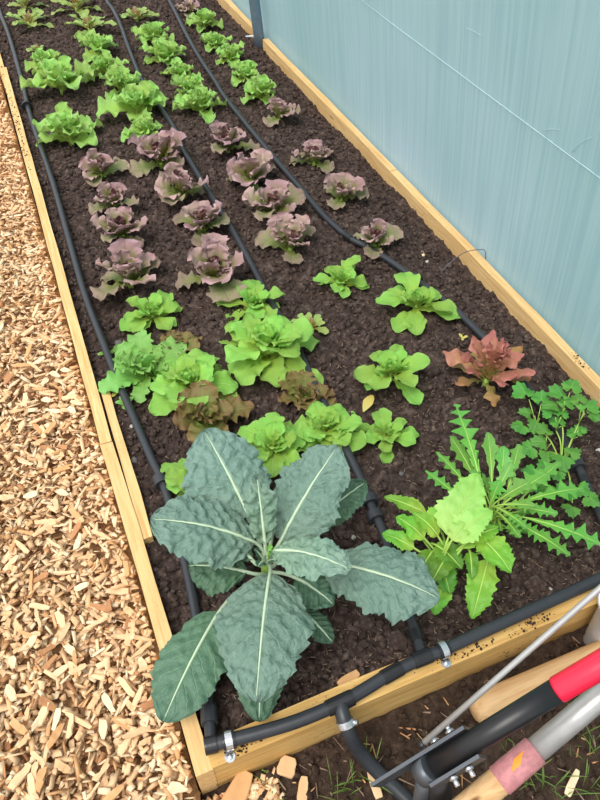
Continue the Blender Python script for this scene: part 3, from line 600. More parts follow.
PLANTS = [   # kind, place (m), spread radius (m), label, group, seed, name
    ('speck', (0.1814, 4.3031), 0.1154, 'speckled lettuce in the far left corner at the picture top', 'speckled lettuces at the far end', 100, 'speckled_lettuce'),
    ('speck', (0.1662, 4.0290), 0.1215, 'pale speckled lettuce second from far end beside leftmost pipe', 'speckled lettuces at the far end', 107, 'speckled_lettuce'),
    ('speck', (0.1581, 3.6845), 0.0597, 'tiny speckled seedling lettuce just beyond the left green lettuces', 'speckled lettuces at the far end', 114, 'speckled_lettuce'),
    ('speck', (0.4251, 4.1389), 0.1382, 'pale speckled lettuce at the far end touching the middle pipe', 'speckled lettuces at the far end', 121, 'speckled_lettuce'),
    ('speck', (0.4350, 3.8317), 0.1310, 'pink-hearted speckled lettuce left of the middle pipe before the greens', 'speckled lettuces at the far end', 128, 'speckled_lettuce'),
    ('speck', (0.6918, 3.9203), 0.1061, 'pale speckled lettuce between middle and right pipes at far end', 'speckled lettuces at the far end', 135, 'speckled_lettuce'),
    ('speck', (0.7568, 4.3420), 0.1081, 'speckled lettuce cut off by the picture top between the pipes', 'speckled lettuces at the far end', 142, 'speckled_lettuce'),
    ('purple', (0.9633, 3.9161), 0.0730, 'small reddish lettuce at far end touching the rightmost pipe', 'speckled lettuces at the far end', 149, 'purple_lettuce'),
    ('speck', (0.3627, 4.4672), 0.1138, 'speckled lettuce cut off by the top edge near the left', 'speckled lettuces at the far end', 156, 'speckled_lettuce'),
    ('lettuce', (0.1686, 3.4743), 0.0922, 'small green lettuce farthest in the row beside the leftmost pipe', 'green lettuces in the far rows', 163, 'green_lettuce'),
    ('lettuce', (0.1942, 3.1892), 0.1538, 'large round green lettuce beside the leftmost pipe, second of three', 'green lettuces in the far rows', 170, 'green_lettuce'),
    ('lettuce', (0.1523, 2.7382), 0.1433, 'large green lettuce beside leftmost pipe nearest the purple ones', 'green lettuces in the far rows', 177, 'green_lettuce'),
    ('lettuce', (0.4244, 3.5582), 0.1069, 'small green lettuce farthest in the row left of middle pipe', 'green lettuces in the far rows', 184, 'green_lettuce'),
    ('lettuce', (0.4039, 3.2949), 0.1066, 'green lettuce second in the row left of middle pipe', 'green lettuces in the far rows', 191, 'green_lettuce'),
    ('lettuce', (0.4394, 3.0892), 0.1128, 'green lettuce third in the row left of middle pipe', 'green lettuces in the far rows', 198, 'green_lettuce'),
    ('lettuce', (0.4480, 2.8492), 0.1461, 'big leafy green lettuce leaning against the middle pipe', 'green lettuces in the far rows', 205, 'green_lettuce'),
    ('lettuce', (0.4291, 2.6517), 0.0883, 'yellow-green lettuce just behind the purple row by middle pipe', 'green lettuces in the far rows', 212, 'green_lettuce'),
    ('lettuce', (0.6978, 3.5802), 0.1096, 'green lettuce farthest in the row between middle and right pipes', 'green lettuces in the far rows', 219, 'green_lettuce'),
    ('lettuce', (0.6866, 3.3490), 0.1103, 'green lettuce second in the row between middle and right pipes', 'green lettuces in the far rows', 226, 'green_lettuce'),
    ('lettuce', (0.7038, 3.1377), 0.0847, 'small flat green lettuce third between middle and right pipes', 'green lettuces in the far rows', 233, 'green_lettuce'),
    ('lettuce', (0.6945, 2.9316), 0.0963, 'green lettuce fourth between middle and right pipes', 'green lettuces in the far rows', 240, 'green_lettuce'),
    ('lettuce', (0.6938, 2.7686), 0.1125, 'green lettuce nearest the purple ones between middle and right pipes', 'green lettuces in the far rows', 247, 'green_lettuce'),
    ('lettuce', (0.9864, 3.6910), 0.0962, 'green lettuce farthest in the row right of the rightmost pipe', 'green lettuces in the far rows', 254, 'green_lettuce'),
    ('lettuce', (0.9548, 3.4077), 0.0854, 'small green lettuce second in the row right of rightmost pipe', 'green lettuces in the far rows', 261, 'green_lettuce'),
    ('lettuce', (0.9717, 3.2327), 0.0882, 'green lettuce third in the row right of rightmost pipe', 'green lettuces in the far rows', 268, 'green_lettuce'),
    ('lettuce', (0.9699, 3.0176), 0.0898, 'green lettuce fourth in the row right of rightmost pipe', 'green lettuces in the far rows', 275, 'green_lettuce'),
    ('lettuce', (0.9648, 2.8107), 0.0961, 'green lettuce nearest the purple ones right of rightmost pipe', 'green lettuces in the far rows', 282, 'green_lettuce'),
    ('purple', (0.9751, 2.6029), 0.0913, 'upright purple lettuce with pale stem beside nearest right green lettuce', 'purple lettuces across the middle of the bed', 289, 'purple_lettuce'),
    ('purple', (0.9617, 2.2206), 0.0993, 'purple lettuce second in the row nearest the tunnel film', 'purple lettuces across the middle of the bed', 296, 'purple_lettuce'),
    ('purple', (0.9502, 1.9475), 0.0926, 'purple lettuce third in the row nearest the tunnel film', 'purple lettuces across the middle of the bed', 303, 'purple_lettuce'),
    ('purple', (0.9380, 1.6616), 0.0889, 'dark purple lettuce touching the right pipe, last before young greens', 'purple lettuces across the middle of the bed', 310, 'purple_lettuce'),
    ('purple', (0.2081, 2.4107), 0.1042, 'purple lettuce farthest in the row beside the leftmost pipe', 'purple lettuces across the middle of the bed', 317, 'purple_lettuce'),
    ('purple', (0.2138, 2.1996), 0.0877, 'small purple lettuce second in the row beside leftmost pipe', 'purple lettuces across the middle of the bed', 324, 'purple_lettuce'),
    ('purple', (0.1981, 2.0181), 0.1042, 'purple lettuce third in the row beside the leftmost pipe', 'purple lettuces across the middle of the bed', 331, 'purple_lettuce'),
    ('purple', (0.1655, 1.7583), 0.1219, 'largest open purple lettuce nearest camera beside leftmost pipe', 'purple lettuces across the middle of the bed', 338, 'purple_lettuce'),
    ('purple', (0.4335, 2.4200), 0.1385, 'purple lettuce sprawling over the middle pipe behind the others', 'purple lettuces across the middle of the bed', 345, 'purple_lettuce'),
    ('purple', (0.4430, 2.1827), 0.1268, 'purple and green lettuce second left of the middle pipe', 'purple lettuces across the middle of the bed', 352, 'purple_lettuce'),
    ('purple', (0.4541, 1.9573), 0.1125, 'purple lettuce third left of the middle pipe', 'purple lettuces across the middle of the bed', 359, 'purple_lettuce'),
    ('purple', (0.4078, 1.6700), 0.1256, 'large purple lettuce nearest camera left of the middle pipe', 'purple lettuces across the middle of the bed', 366, 'purple_lettuce'),
    ('purple', (0.7014, 2.4512), 0.1146, 'purple lettuce farthest between middle and right pipes', 'purple lettuces across the middle of the bed', 373, 'purple_lettuce'),
    ('purple', (0.7025, 2.1714), 0.1223, 'purple lettuce second between middle and right pipes', 'purple lettuces across the middle of the bed', 380, 'purple_lettuce'),
    ('purple', (0.6977, 1.9484), 0.1117, 'purple lettuce third between middle and right pipes', 'purple lettuces across the middle of the bed', 387, 'purple_lettuce'),
    ('purple', (0.6757, 1.7390), 0.1085, 'purple and olive lettuce nearest camera between middle and right pipes', 'purple lettuces across the middle of the bed', 394, 'purple_lettuce'),
    ('butter', (0.7583, 1.5230), 0.0919, 'young green lettuce alone right of centre, behind the others', 'young green lettuces in the near half', 401, 'young_lettuce'),
    ('butter', (0.9085, 1.3351), 0.1189, 'broad young green lettuce touching the rightmost pipe joiner', 'young green lettuces in the near half', 408, 'young_lettuce'),
    ('butter', (0.7059, 1.1052), 0.1074, 'young green lettuce with long upright leaf and yellow leaf below', 'young green lettuces in the near half', 415, 'young_lettuce'),
    ('butter', (0.6107, 0.9303), 0.0817, 'young green lettuce beside the middle pipe joiner behind the kale', 'young green lettuces in the near half', 422, 'young_lettuce'),
    ('speck', (0.5966, 1.3730), 0.0581, 'tiny pale speckled lettuce alone beside the middle pipe', 'young green lettuces in the near half', 429, 'speckled_lettuce'),
    ('butter', (0.1879, 1.5812), 0.0991, 'small green lettuce just in front of the largest purple one', 'young green lettuces in the near half', 436, 'young_lettuce'),
    ('frill', (0.1197, 1.3610), 0.1231, 'frilly green lettuce spreading under the leftmost pipe', 'young green lettuces in the near half', 443, 'frilly_lettuce'),
    ('brown', (0.2251, 1.4323), 0.0682, 'small bronze-flecked lettuce behind the frilly green one', 'young green lettuces in the near half', 450, 'bronze_lettuce'),
    ('bush', (0.2146, 1.2621), 0.1185, 'round-leaved green lettuce in the middle of the left clump', 'young green lettuces in the near half', 457, 'leafy_lettuce'),
    ('butter', (0.4700, 1.5044), 0.1003, 'small green lettuce touching middle pipe behind the big one', 'young green lettuces in the near half', 464, 'young_lettuce'),
    ('bush', (0.4325, 1.3021), 0.1561, 'biggest bright green lettuce in the clump by the middle pipe', 'young green lettuces in the near half', 471, 'leafy_lettuce'),
    ('brown', (0.2195, 1.1370), 0.1131, 'bronze-edged lettuce spreading between green lettuces behind kale', 'young green lettuces in the near half', 478, 'bronze_lettuce'),
    ('brown', (0.4737, 1.1207), 0.0990, 'olive bronze lettuce right of the biggest bright green lettuce', 'young green lettuces in the near half', 485, 'bronze_lettuce'),
    ('bush', (0.3355, 0.9854), 0.1020, 'bright green lettuce peeping out directly behind the kale', 'young green lettuces in the near half', 492, 'leafy_lettuce'),
    ('bush', (0.4746, 0.9957), 0.1046, 'bright green lettuce right behind the kale over the middle pipe', 'young green lettuces in the near half', 499, 'leafy_lettuce'),
    ('bush', (0.1462, 0.9620), 0.0844, 'light green lettuce mostly hidden under the left kale leaves', 'young green lettuces in the near half', 506, 'leafy_lettuce'),
    ('redoak', (0.9369, 1.0036), 0.1221, 'bronze red oak-leaf lettuce by the rightmost pipe', None, 513, 'oak_leaf_lettuce'),
]
for kind, xy, rad, lb, gr, sd, nm in PLANTS:
    rosette(kind, xy, rad, lb, 'lettuce', gr, sd, nm)


# ---------------------------------------------------------------- single larger plants
def custom_leaf(e, root, base, tip, width, mat, rib_mat, seed, rib=0.0022, **kw):
    o = e.location; root, base, tip = (Vector(p) - o for p in (root, base, tip))
    me, mid = blade('leaf', mat, base, tip, width, seed=seed, **kw); lf = link('leaf', me, e)
    st = base - mid[min(3, len(mid) - 1)]; c1 = base + st.normalized() * (root - base).length * .45
    pet = [root * (1 - t) ** 2 + c1 * 2 * t * (1 - t) + base * t * t for t in (0, .25, .5, .75)]
    n = len(mid); keep = mid[:int(n * .93)]
    pts = pet + keep; m = len(pts); rr = [rib * (1.35 - 1.15 * i / (m - 1)) for i in range(m)]
    v, f = tube_data(pts, rr, 6); link('midrib', mesh('midrib', v, f, rib_mat), lf)
    return lf
kz = (0.2027, 0.6809, 0.0600)
ks = soil_z(kz[0], kz[1])
ke = empty('kale_plant', (kz[0], kz[1], ks)); tag(ke, 'large blue-green kale plant with crinkled leaves at the bed front', 'kale')
v, f = tube_data([(0, 0, -0.02), (0.002, 0, .03), (0, 0.002, .075), (0, 0, .105)], [.011, .010, .009, .006], 10); link('stalk', mesh('stalk', v, f, M['stem']), ke)
kt = Vector((kz[0], kz[1], ks + 0.095)); kl = Vector((kz[0], kz[1], ks + 0.05))
UP = (0, -.25, 1)
KK = dict(prof='kale', puck=.0085, pscale=75, nt=54, nu=31, teeth=.10, nteeth=13, irr=.17, curl=-.30, quilt=.0022, nq=7)
def kale(base, tip, width, root=kt, mat='kale', seed=1, **kw):
    d = dict(KK); d.update(kw); return custom_leaf(ke, root, base, tip, width, M[mat], M['kale_rib'], seed, rib=0.0030, **d)
kale((0.1990, 0.7564, 0.1200), (0.1684, 0.9348, 0.2000), 0.185, seed=1, arch=.06, fold=.10, ruf=.030, nruf=2.4)
kale((0.2382, 0.6811, 0.1200), (0.3959, 0.7730, 0.2300), 0.160, seed=2, arch=.06, fold=.12, ruf=.032, nruf=2.6)
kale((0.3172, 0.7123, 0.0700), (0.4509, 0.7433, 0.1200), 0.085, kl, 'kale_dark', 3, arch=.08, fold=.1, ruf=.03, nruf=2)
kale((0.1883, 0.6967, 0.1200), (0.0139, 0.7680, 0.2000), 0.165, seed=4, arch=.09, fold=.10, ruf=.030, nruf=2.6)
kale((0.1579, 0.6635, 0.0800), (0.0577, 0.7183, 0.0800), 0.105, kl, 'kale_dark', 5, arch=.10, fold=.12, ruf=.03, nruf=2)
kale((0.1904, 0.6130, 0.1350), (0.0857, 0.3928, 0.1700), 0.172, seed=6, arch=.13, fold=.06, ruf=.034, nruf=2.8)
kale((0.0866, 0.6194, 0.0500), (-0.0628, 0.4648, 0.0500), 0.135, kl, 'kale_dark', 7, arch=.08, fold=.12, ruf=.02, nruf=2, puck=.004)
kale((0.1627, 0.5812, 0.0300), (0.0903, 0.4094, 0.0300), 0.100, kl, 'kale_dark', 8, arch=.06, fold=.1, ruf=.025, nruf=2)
kale((0.3064, 0.6178, 0.0900), (0.4613, 0.4570, 0.1200), 0.165, seed=9, arch=.10, fold=.08, ruf=.026, nruf=2.6, puck=.005)
kale((0.2115, 0.6467, 0.1500), (0.3107, 0.5277, 0.2100), 0.092, mat='kale_pale', seed=10, arch=.12, fold=.12, ruf=.045, nruf=3.2, teeth=.10, nteeth=14)
kale((0.2037, 0.6749, 0.1400), (0.2191, 0.7480, 0.2500), 0.062, mat='kale_pale', seed=11, arch=.06, fold=.35, ruf=.05, nruf=3.5, teeth=.10, nteeth=14)
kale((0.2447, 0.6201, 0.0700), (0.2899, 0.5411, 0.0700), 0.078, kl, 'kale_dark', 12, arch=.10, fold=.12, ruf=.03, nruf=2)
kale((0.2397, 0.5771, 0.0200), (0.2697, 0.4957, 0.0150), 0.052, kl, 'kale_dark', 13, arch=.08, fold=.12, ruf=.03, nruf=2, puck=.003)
kale((0.2298, 0.7100, 0.1000), (0.2802, 0.7710, 0.1600), 0.062, kl, 'kale', 14, arch=.06, fold=.2, ruf=.03, nruf=2)
kale((0.2545, 0.6755, 0.1000), (0.3332, 0.6775, 0.1400), 0.052, kt, 'kale', 15, arch=.10, fold=.12, ruf=.03, nruf=2)
kale((0.1786, 0.6310, 0.0700), (0.1002, 0.5711, 0.1000), 0.070, kl, 'kale', 16, arch=.10, fold=.12, ruf=.03, nruf=2)
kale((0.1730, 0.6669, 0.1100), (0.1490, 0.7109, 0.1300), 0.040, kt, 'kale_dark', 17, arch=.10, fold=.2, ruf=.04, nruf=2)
for q, (a, b) in enumerate((((0.2009, 0.6523, 0.1300), (0.2091, 0.6495, 0.1650)), ((0.1890, 0.6525, 0.1300), (0.1769, 0.6591, 0.1600)), ((0.1878, 0.6439, 0.1300), (0.1718, 0.6231, 0.1600)), ((0.2007, 0.6409, 0.1300), (0.2098, 0.6209, 0.1600)))):
    kale(a, b, 0.020, kt, 'mustard' if q == 0 else 'kale_dark', 20 + q, arch=.05, fold=.3, ruf=.06, nruf=3, nt=18, nu=11, puck=.002)

# mustard greens
mz = (0.5715, 0.5701, 0.0200); ms_ = soil_z(mz[0], mz[1])
me_ = empty('mustard_plant', (mz[0], mz[1], ms_)); tag(me_, 'bright green mustard plant with toothed leaves right of the kale', 'mustard greens')
mr = Vector((mz[0], mz[1], ms_ + .012))
v, f = tube_data([(0, 0, -0.012), (0, 0, .02)], [.008, .005], 8); link('stem', mesh('stem', v, f, M['stem']), me_)
MK = dict(prof='mustard', teeth=.20, nteeth=9, nt=40, nu=13, puck=.005, pscale=60, irr=.2)
def must(base, tip, width, mat='mustard', seed=1, **kw):
    d = dict(MK); d.update(kw); width *= 1.18; return custom_leaf(me_, mr, base, tip, width, M[mat], M['stem'], seed, rib=0.0019, **d)
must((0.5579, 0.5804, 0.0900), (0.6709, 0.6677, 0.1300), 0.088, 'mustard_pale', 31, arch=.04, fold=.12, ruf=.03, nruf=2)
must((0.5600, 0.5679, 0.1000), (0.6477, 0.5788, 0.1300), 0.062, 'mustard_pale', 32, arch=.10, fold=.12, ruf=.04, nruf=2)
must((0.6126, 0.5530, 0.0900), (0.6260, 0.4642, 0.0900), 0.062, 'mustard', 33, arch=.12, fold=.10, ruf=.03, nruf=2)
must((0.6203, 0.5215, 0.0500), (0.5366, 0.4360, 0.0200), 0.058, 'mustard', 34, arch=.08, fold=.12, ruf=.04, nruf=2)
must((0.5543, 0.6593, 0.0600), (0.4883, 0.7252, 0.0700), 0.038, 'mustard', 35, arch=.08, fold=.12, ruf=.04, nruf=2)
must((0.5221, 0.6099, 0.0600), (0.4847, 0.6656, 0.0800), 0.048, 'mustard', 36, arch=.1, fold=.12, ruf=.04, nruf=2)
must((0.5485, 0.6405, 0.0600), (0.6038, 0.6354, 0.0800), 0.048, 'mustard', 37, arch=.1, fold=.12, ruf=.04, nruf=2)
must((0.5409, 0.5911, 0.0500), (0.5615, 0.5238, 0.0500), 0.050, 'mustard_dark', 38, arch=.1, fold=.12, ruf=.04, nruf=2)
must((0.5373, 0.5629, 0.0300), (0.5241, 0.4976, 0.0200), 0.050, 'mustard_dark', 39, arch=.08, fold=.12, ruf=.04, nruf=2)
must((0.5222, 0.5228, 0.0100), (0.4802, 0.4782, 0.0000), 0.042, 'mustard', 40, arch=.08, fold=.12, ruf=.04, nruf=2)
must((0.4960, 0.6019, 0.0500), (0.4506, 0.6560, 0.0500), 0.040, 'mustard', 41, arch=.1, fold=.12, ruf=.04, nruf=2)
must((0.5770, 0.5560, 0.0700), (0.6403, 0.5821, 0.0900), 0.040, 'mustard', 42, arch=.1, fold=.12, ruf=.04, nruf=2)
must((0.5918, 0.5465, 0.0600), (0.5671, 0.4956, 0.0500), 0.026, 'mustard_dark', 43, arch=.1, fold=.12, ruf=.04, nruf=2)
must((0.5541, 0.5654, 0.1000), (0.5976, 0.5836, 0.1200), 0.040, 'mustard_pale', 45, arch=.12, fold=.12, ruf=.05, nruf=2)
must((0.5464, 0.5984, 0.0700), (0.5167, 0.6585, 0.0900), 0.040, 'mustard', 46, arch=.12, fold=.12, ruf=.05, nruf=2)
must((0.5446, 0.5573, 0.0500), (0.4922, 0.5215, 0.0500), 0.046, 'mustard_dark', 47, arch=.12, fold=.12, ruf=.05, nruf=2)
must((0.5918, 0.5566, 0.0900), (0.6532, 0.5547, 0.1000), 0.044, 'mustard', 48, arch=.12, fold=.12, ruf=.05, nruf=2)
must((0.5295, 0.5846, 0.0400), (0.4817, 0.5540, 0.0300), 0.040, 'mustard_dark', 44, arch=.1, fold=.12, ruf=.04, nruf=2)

# mizuna
zz_ = (0.7137, 0.6217, 0.0100); zs = soil_z(zz_[0], zz_[1])
ze = empty('mizuna_plant', (zz_[0], zz_[1], zs)); tag(ze, 'feathery mizuna plant with narrow jagged leaves behind the mustard', 'mizuna')
zr = Vector((zz_[0], zz_[1], zs + .01))
v, f = tube_data([(0, 0, -0.012), (0, 0, .016)], [.007, .004], 8); link('stem', mesh('stem', v, f, M['stem']), ze)
def miz(base, tip, width, seed, lobes=.72, nl=6, **kw):
    d = dict(prof='strap', lobes=lobes, nlobes=nl, slant=.24, lsharp=2.4, nt=60, nu=9, irr=.35, fold=.12, arch=.06, ruf=.02, nruf=2); d.update(kw)
    return custom_leaf(ze, zr, base, tip, width, M['rocket'], M['stem'], seed, rib=0.0015, **d)
miz((0.6728, 0.6409, 0.1000), (0.7034, 0.8272, 0.1700), 0.064, 51, lobes=.88, nl=7, lsharp=2.5)
miz((0.6809, 0.6584, 0.0800), (0.6696, 0.7788, 0.1300), 0.050, 52, lobes=.5, nl=4)
miz((0.6987, 0.6435, 0.0900), (0.7394, 0.7444, 0.1500), 0.036, 53, lobes=.25, nl=3)
miz((0.7114, 0.6328, 0.0900), (0.7561, 0.7047, 0.1400), 0.040, 54, lobes=.25, nl=3)
miz((0.7233, 0.6245, 0.0800), (0.7956, 0.7032, 0.1300), 0.042, 55, lobes=.5, nl=4)
miz((0.6490, 0.6524, 0.0500), (0.5975, 0.7466, 0.0800), 0.040, 56, lobes=.6, nl=5)
miz((0.7300, 0.5823, 0.0600), (0.8430, 0.4523, 0.0700), 0.062, 57, lobes=.75, nl=6)
miz((0.7196, 0.5776, 0.0500), (0.7846, 0.4706, 0.0400), 0.050, 58, lobes=.65, nl=5)
miz((0.7353, 0.6052, 0.0700), (0.8811, 0.5746, 0.0900), 0.056, 59, lobes=.7, nl=5)
miz((0.7156, 0.6093, 0.0900), (0.8137, 0.6203, 0.1200), 0.058, 60, lobes=.6, nl=4)
miz((0.6990, 0.6100, 0.0800), (0.7481, 0.5653, 0.1100), 0.050, 61, lobes=.6, nl=4)
miz((0.6967, 0.6101, 0.0700), (0.7186, 0.5417, 0.0800), 0.044, 62, lobes=.65, nl=5)
miz((0.6797, 0.6178, 0.0800), (0.6986, 0.6320, 0.1400), 0.046, 63, lobes=.5, nl=4)
miz((0.6827, 0.6302, 0.0800), (0.6611, 0.6829, 0.1300), 0.040, 64, lobes=.5, nl=4)
miz((0.7077, 0.5931, 0.0500), (0.7557, 0.5161, 0.0500), 0.046, 65, lobes=.7, nl=5)
miz((0.6730, 0.6546, 0.0600), (0.6405, 0.7772, 0.0900), 0.034, 67, lobes=.6, nl=5)
miz((0.6971, 0.6297, 0.0800), (0.7540, 0.6676, 0.1300), 0.044, 68, lobes=.45, nl=3)
miz((0.6695, 0.6177, 0.0600), (0.6297, 0.6531, 0.1000), 0.040, 69, lobes=.5, nl=4)
miz((0.7219, 0.6071, 0.0600), (0.7908, 0.5414, 0.0900), 0.046, 70, lobes=.6, nl=5)
miz((0.6979, 0.6007, 0.0600), (0.6977, 0.5316, 0.0700), 0.040, 71, lobes=.6, nl=4)
miz((0.6954, 0.6195, 0.0800), (0.7653, 0.6150, 0.1200), 0.052, 72, lobes=.4, nl=3)
miz((0.7570, 0.6147, 0.0600), (0.8764, 0.6510, 0.0900), 0.046, 66, lobes=.6, nl=4)

rdz = random.Random(8)
for q in range(16):   # short young leaves crowding the heart
    a = rdz.uniform(0, 6.28); l = rdz.uniform(.035, .075); b = zr + Vector((math.cos(a) * .018, math.sin(a) * .018, rdz.uniform(.03, .06)))
    miz(b, b + Vector((math.cos(a) * l, math.sin(a) * l, rdz.uniform(.01, .05))), rdz.uniform(.020, .034), 80 + q, lobes=rdz.uniform(.35, .65), nl=rdz.choice((3, 4, 5)), nt=36)

# flat parsley
pz = (0.9605, 0.7084, -0.0200); ps = soil_z(pz[0], pz[1])
pe = empty('parsley_plant', (pz[0], pz[1], ps)); tag(pe, 'flat-leaved parsley plant over the rightmost pipe by the right board', 'parsley')
pr = Vector((pz[0], pz[1], ps + .004))
def fan_leaflet(seed):
    """three-lobed, toothed parsley leaflet one unit long"""
    rd = random.Random(seed); n = 60; V = [(0.0, 0, 0)]; UV = [(.5, 0.0)]; c = .30
    la = [0.0, rd.uniform(1.15, 1.35), -rd.uniform(1.15, 1.35)]; ll = [.70, .54, .54]
    for ringk in (.5, 1.0):
        for k in range(n + 1):
            a = -2.6 + 5.2 * k / n
            rr_ = max(l * (.42 + .58 * max(0, math.cos(min(1.57, abs(a - q) * 1.75))) ** .6) for q, l in zip(la, ll)) * (1 + .09 * math.sin(15 * a + seed)) * (1 if abs(a) < 2.1 else 1 - .5 * (abs(a) - 2.1) / .5)
            x, y = c + rr_ * ringk * math.cos(a), rr_ * ringk * math.sin(a)
            V.append((x, y, .10 * ringk * math.sin(3 * a + seed) - .12 * ringk ** 2 + .05 * abs(y))); UV.append((.5 + .5 * y / .6, min(1, max(0, x))))
    V[0] = (c, 0, 0); UV[0] = (.5, .3); m = n + 1
    f = [(0, 1 + k, 2 + k) for k in range(n)] + [(1 + k, 1 + m + k, 2 + m + k, 2 + k) for k in range(n)]
    return mesh('leaflet', V, f, M['parsley'], True, UV)
lm = [fan_leaflet(70 + q) for q in range(4)]
random.seed(21)
def parsley(spots, root=pr):
    """one leaf: a stalk with its leaflets at its end"""
    o = pe.location; hub = sum((Vector(p) for p, s in spots), Vector()) / len(spots) * .75 + Vector(root) * .25 + Vector((0, 0, -.012))
    P = spline([Vector(root) - o, (Vector(root) * .5 + hub * .5) - o + Vector((0, 0, .018)), hub - o], 5)
    v, f = tube_data(P, [.0021 - .0008 * i / len(P) for i in range(len(P))], 6); st = link('leaf_stalk', mesh('leaf_stalk', v, f, M['stem']), pe)
    for p, s in spots:
        p = Vector(p); s = s * 1.15; d = p - hub; a = math.atan2(d.y, d.x); b = p - Vector((math.cos(a), math.sin(a), 0)) * s * .5
        v, f = tube_data([hub - o, (hub + b) / 2 - o + Vector((0, 0, .004)), b - o], .0009, 5); sk = link('leaflet_stalk', mesh('leaflet_stalk', v, f, M['stem']), st)
        link('leaflet', random.choice(lm), st, b - o, (random.uniform(-.25, .25), random.uniform(-.2, .15), a), (s, s, s))
parsley([((0.9401, 0.8752, 0.0700), .050), ((0.9628, 0.8360, 0.0750), .040), ((0.9169, 0.8208, 0.0600), .034), ((0.8794, 0.7947, 0.0500), .040), ((0.9182, 0.7843, 0.0550), .038)])
parsley([((1.0044, 0.8250, 0.0900), .052), ((0.9736, 0.8057, 0.0800), .042), ((1.0431, 0.8306, 0.0900), .040), ((1.0018, 0.7961, 0.0850), .036)])
parsley([((1.0415, 0.7681, 0.0900), .048), ((1.0387, 0.7403, 0.0850), .036), ((1.0318, 0.7928, 0.0900), .034)])
parsley([((0.9003, 0.7372, 0.0500), .040), ((0.8657, 0.7365, 0.0450), .040), ((0.9304, 0.7640, 0.0500), .034), ((0.8995, 0.7050, 0.0400), .034)])
parsley([((0.9992, 0.7417, 0.0400), .032), ((1.0204, 0.7418, 0.0450), .026)])
parsley([((0.9151, 0.6747, 0.0500), .046), ((0.8710, 0.6765, 0.0400), .040), ((0.9578, 0.6906, 0.0400), .034), ((0.8837, 0.6533, 0.0400), .034)])
parsley([((0.8792, 0.6101, 0.0300), .040), ((0.9193, 0.5995, 0.0300), .036), ((0.8622, 0.5661, 0.0300), .034), ((0.9207, 0.5703, 0.0300), .034)])
parsley([((0.8197, 0.6421, 0.0500), .036), ((0.8344, 0.6188, 0.0500), .034), ((0.8232, 0.6737, 0.0600), .034)])
parsley([((0.9753, 0.7792, 0.0500), .036), ((0.9652, 0.8011, 0.0600), .034), ((0.9938, 0.7894, 0.0600), .030)])


# ---------------------------------------------------------------- tools and litter at the front
M['black'] = simple_mat('satin_black_paint', (26, 26, 28), 0.38, 0, 0.5, .1)
M['red'] = simple_mat('glossy_red_grip', (222, 34, 66), 0.32, 0, 0.5, .03)
M['dgrey'] = simple_mat('dark_grey_steel', (88, 92, 98), 0.42, 0.5, 0.5, .08)
M['alu'] = simple_mat('dull_aluminium', (168, 168, 166), 0.38, 0.45, 0.5, .06)
M['ash'] = wood_mat('pale_ash_handle', (206, 168, 122), (186, 144, 98), (220, 186, 142), (0.6, 6, 6), 0.0)
M['label'] = simple_mat('worn_pink_label', (178, 120, 122), 0.6, 0, .3, .22, 120)
M['orange'] = simple_mat('orange_print', (232, 140, 40), 0.6)
M['white'] = simple_mat('white_plastic', (226, 230, 238), 0.4, 0, .4, .03)
M['grass'] = leaf_mat('grass_blade', (84, 112, 44), (84, 122, 48), (120, 140, 70), vamt=.1)

# wheel hoe with red grip
wb = Vector((0.3257, 0.1199, -0.1120)); we = empty('wheel_hoe', wb); tag(we, 'wheel hoe with black handle tube and red grip at bottom right', 'garden tool')
def wl(name, pts, r, mat, seg=16): return on(we, tube(name, pts, r, mat, None, seg))
A, B, G2 = Vector((0.2840, 0.1979, 0.2200)), Vector((0.4629, 0.1984, 0.3300)), Vector((0.5893, 0.1933, 0.4200))
wl('handle_tube', [A, A.lerp(B, .5), B], 0.0165, M['black'])
wl('grip', [B - (G2 - B).normalized() * .004, B, B.lerp(G2, .5), G2], [0.0168, 0.0182, 0.0182, 0.0182], M['red'])
ax = (B - A).normalized(); sd_ = ax.cross(Vector((0, 0, 1))).normalized()
for s in (-1, 1):
    off = sd_ * s * 0.0200
    p0, p1 = A - ax * (0.10 if s < 0 else .02) + off, A + ax * .062 + off
    pl = on(we, slab('bracket_plate', p0 + Vector((0, 0, .014)), p1 + Vector((0, 0, .014)), (0, 0, 1), 0.005, 0.036, M['dgrey'], None, .0012))
    for q in (.018, .044):
        c = A + ax * q + sd_ * s * .024 + Vector((0, 0, .006))
        wl('bolt', [c, c + sd_ * s * .004], .0068, M['steel'], 6); wl('bolt_end', [c + sd_ * s * .004, c + sd_ * s * .013], .0038, M['steel'], 10)
wl('frame_clamp', [A - ax * .004 + Vector((0, 0, .004)), A - ax * .020 + Vector((0, 0, -.004))], .0188, M['dgrey'])
wl('frame_leg', [A + ax * .004, A.lerp(wb, .45) , wb], [.019, .018, .016], M['black'], 12)
wl('frame_leg', [A - ax * .012 - Vector((0, 0, .01)), (0.2709, 0.1808, 0.1000), (0.2536, 0.1652, -0.1130)], [.012, .012, .012], M['dgrey'], 12)
wl('brace_rod', [(0.2785, 0.2268, 0.2350), (0.4095, 0.2442, 0.3500), (0.5399, 0.2620, 0.4600), (0.6108, 0.2716, 0.5200)], .0043, M['alu'], 10)
wl('rod_tip', [(0.2761, 0.2262, 0.2330), (0.2830, 0.2272, 0.2390)], .0050, M['rubber'], 10)

# thick round wooden pole lying on the soil
p0, p1 = Vector((0.5141, 0.3074, -0.0820)), Vector((0.8677, 0.3004, -0.0740))
we2 = empty('wooden_pole', (p0.x, p0.y, GROUND)); tag(we2, 'pale round wooden pole with rounded end lying beside the bed', 'pole')
d = (p1 - p0).normalized(); rr = [.004, .016, .024, .0285, .030, .030, .030]; ss = [-.034, -.032, -.026, -.014, .0, .2, .9]
on(we2, tube('pole_shaft', [p0 + d * q for q in ss], rr, M['ash'], None, 20))

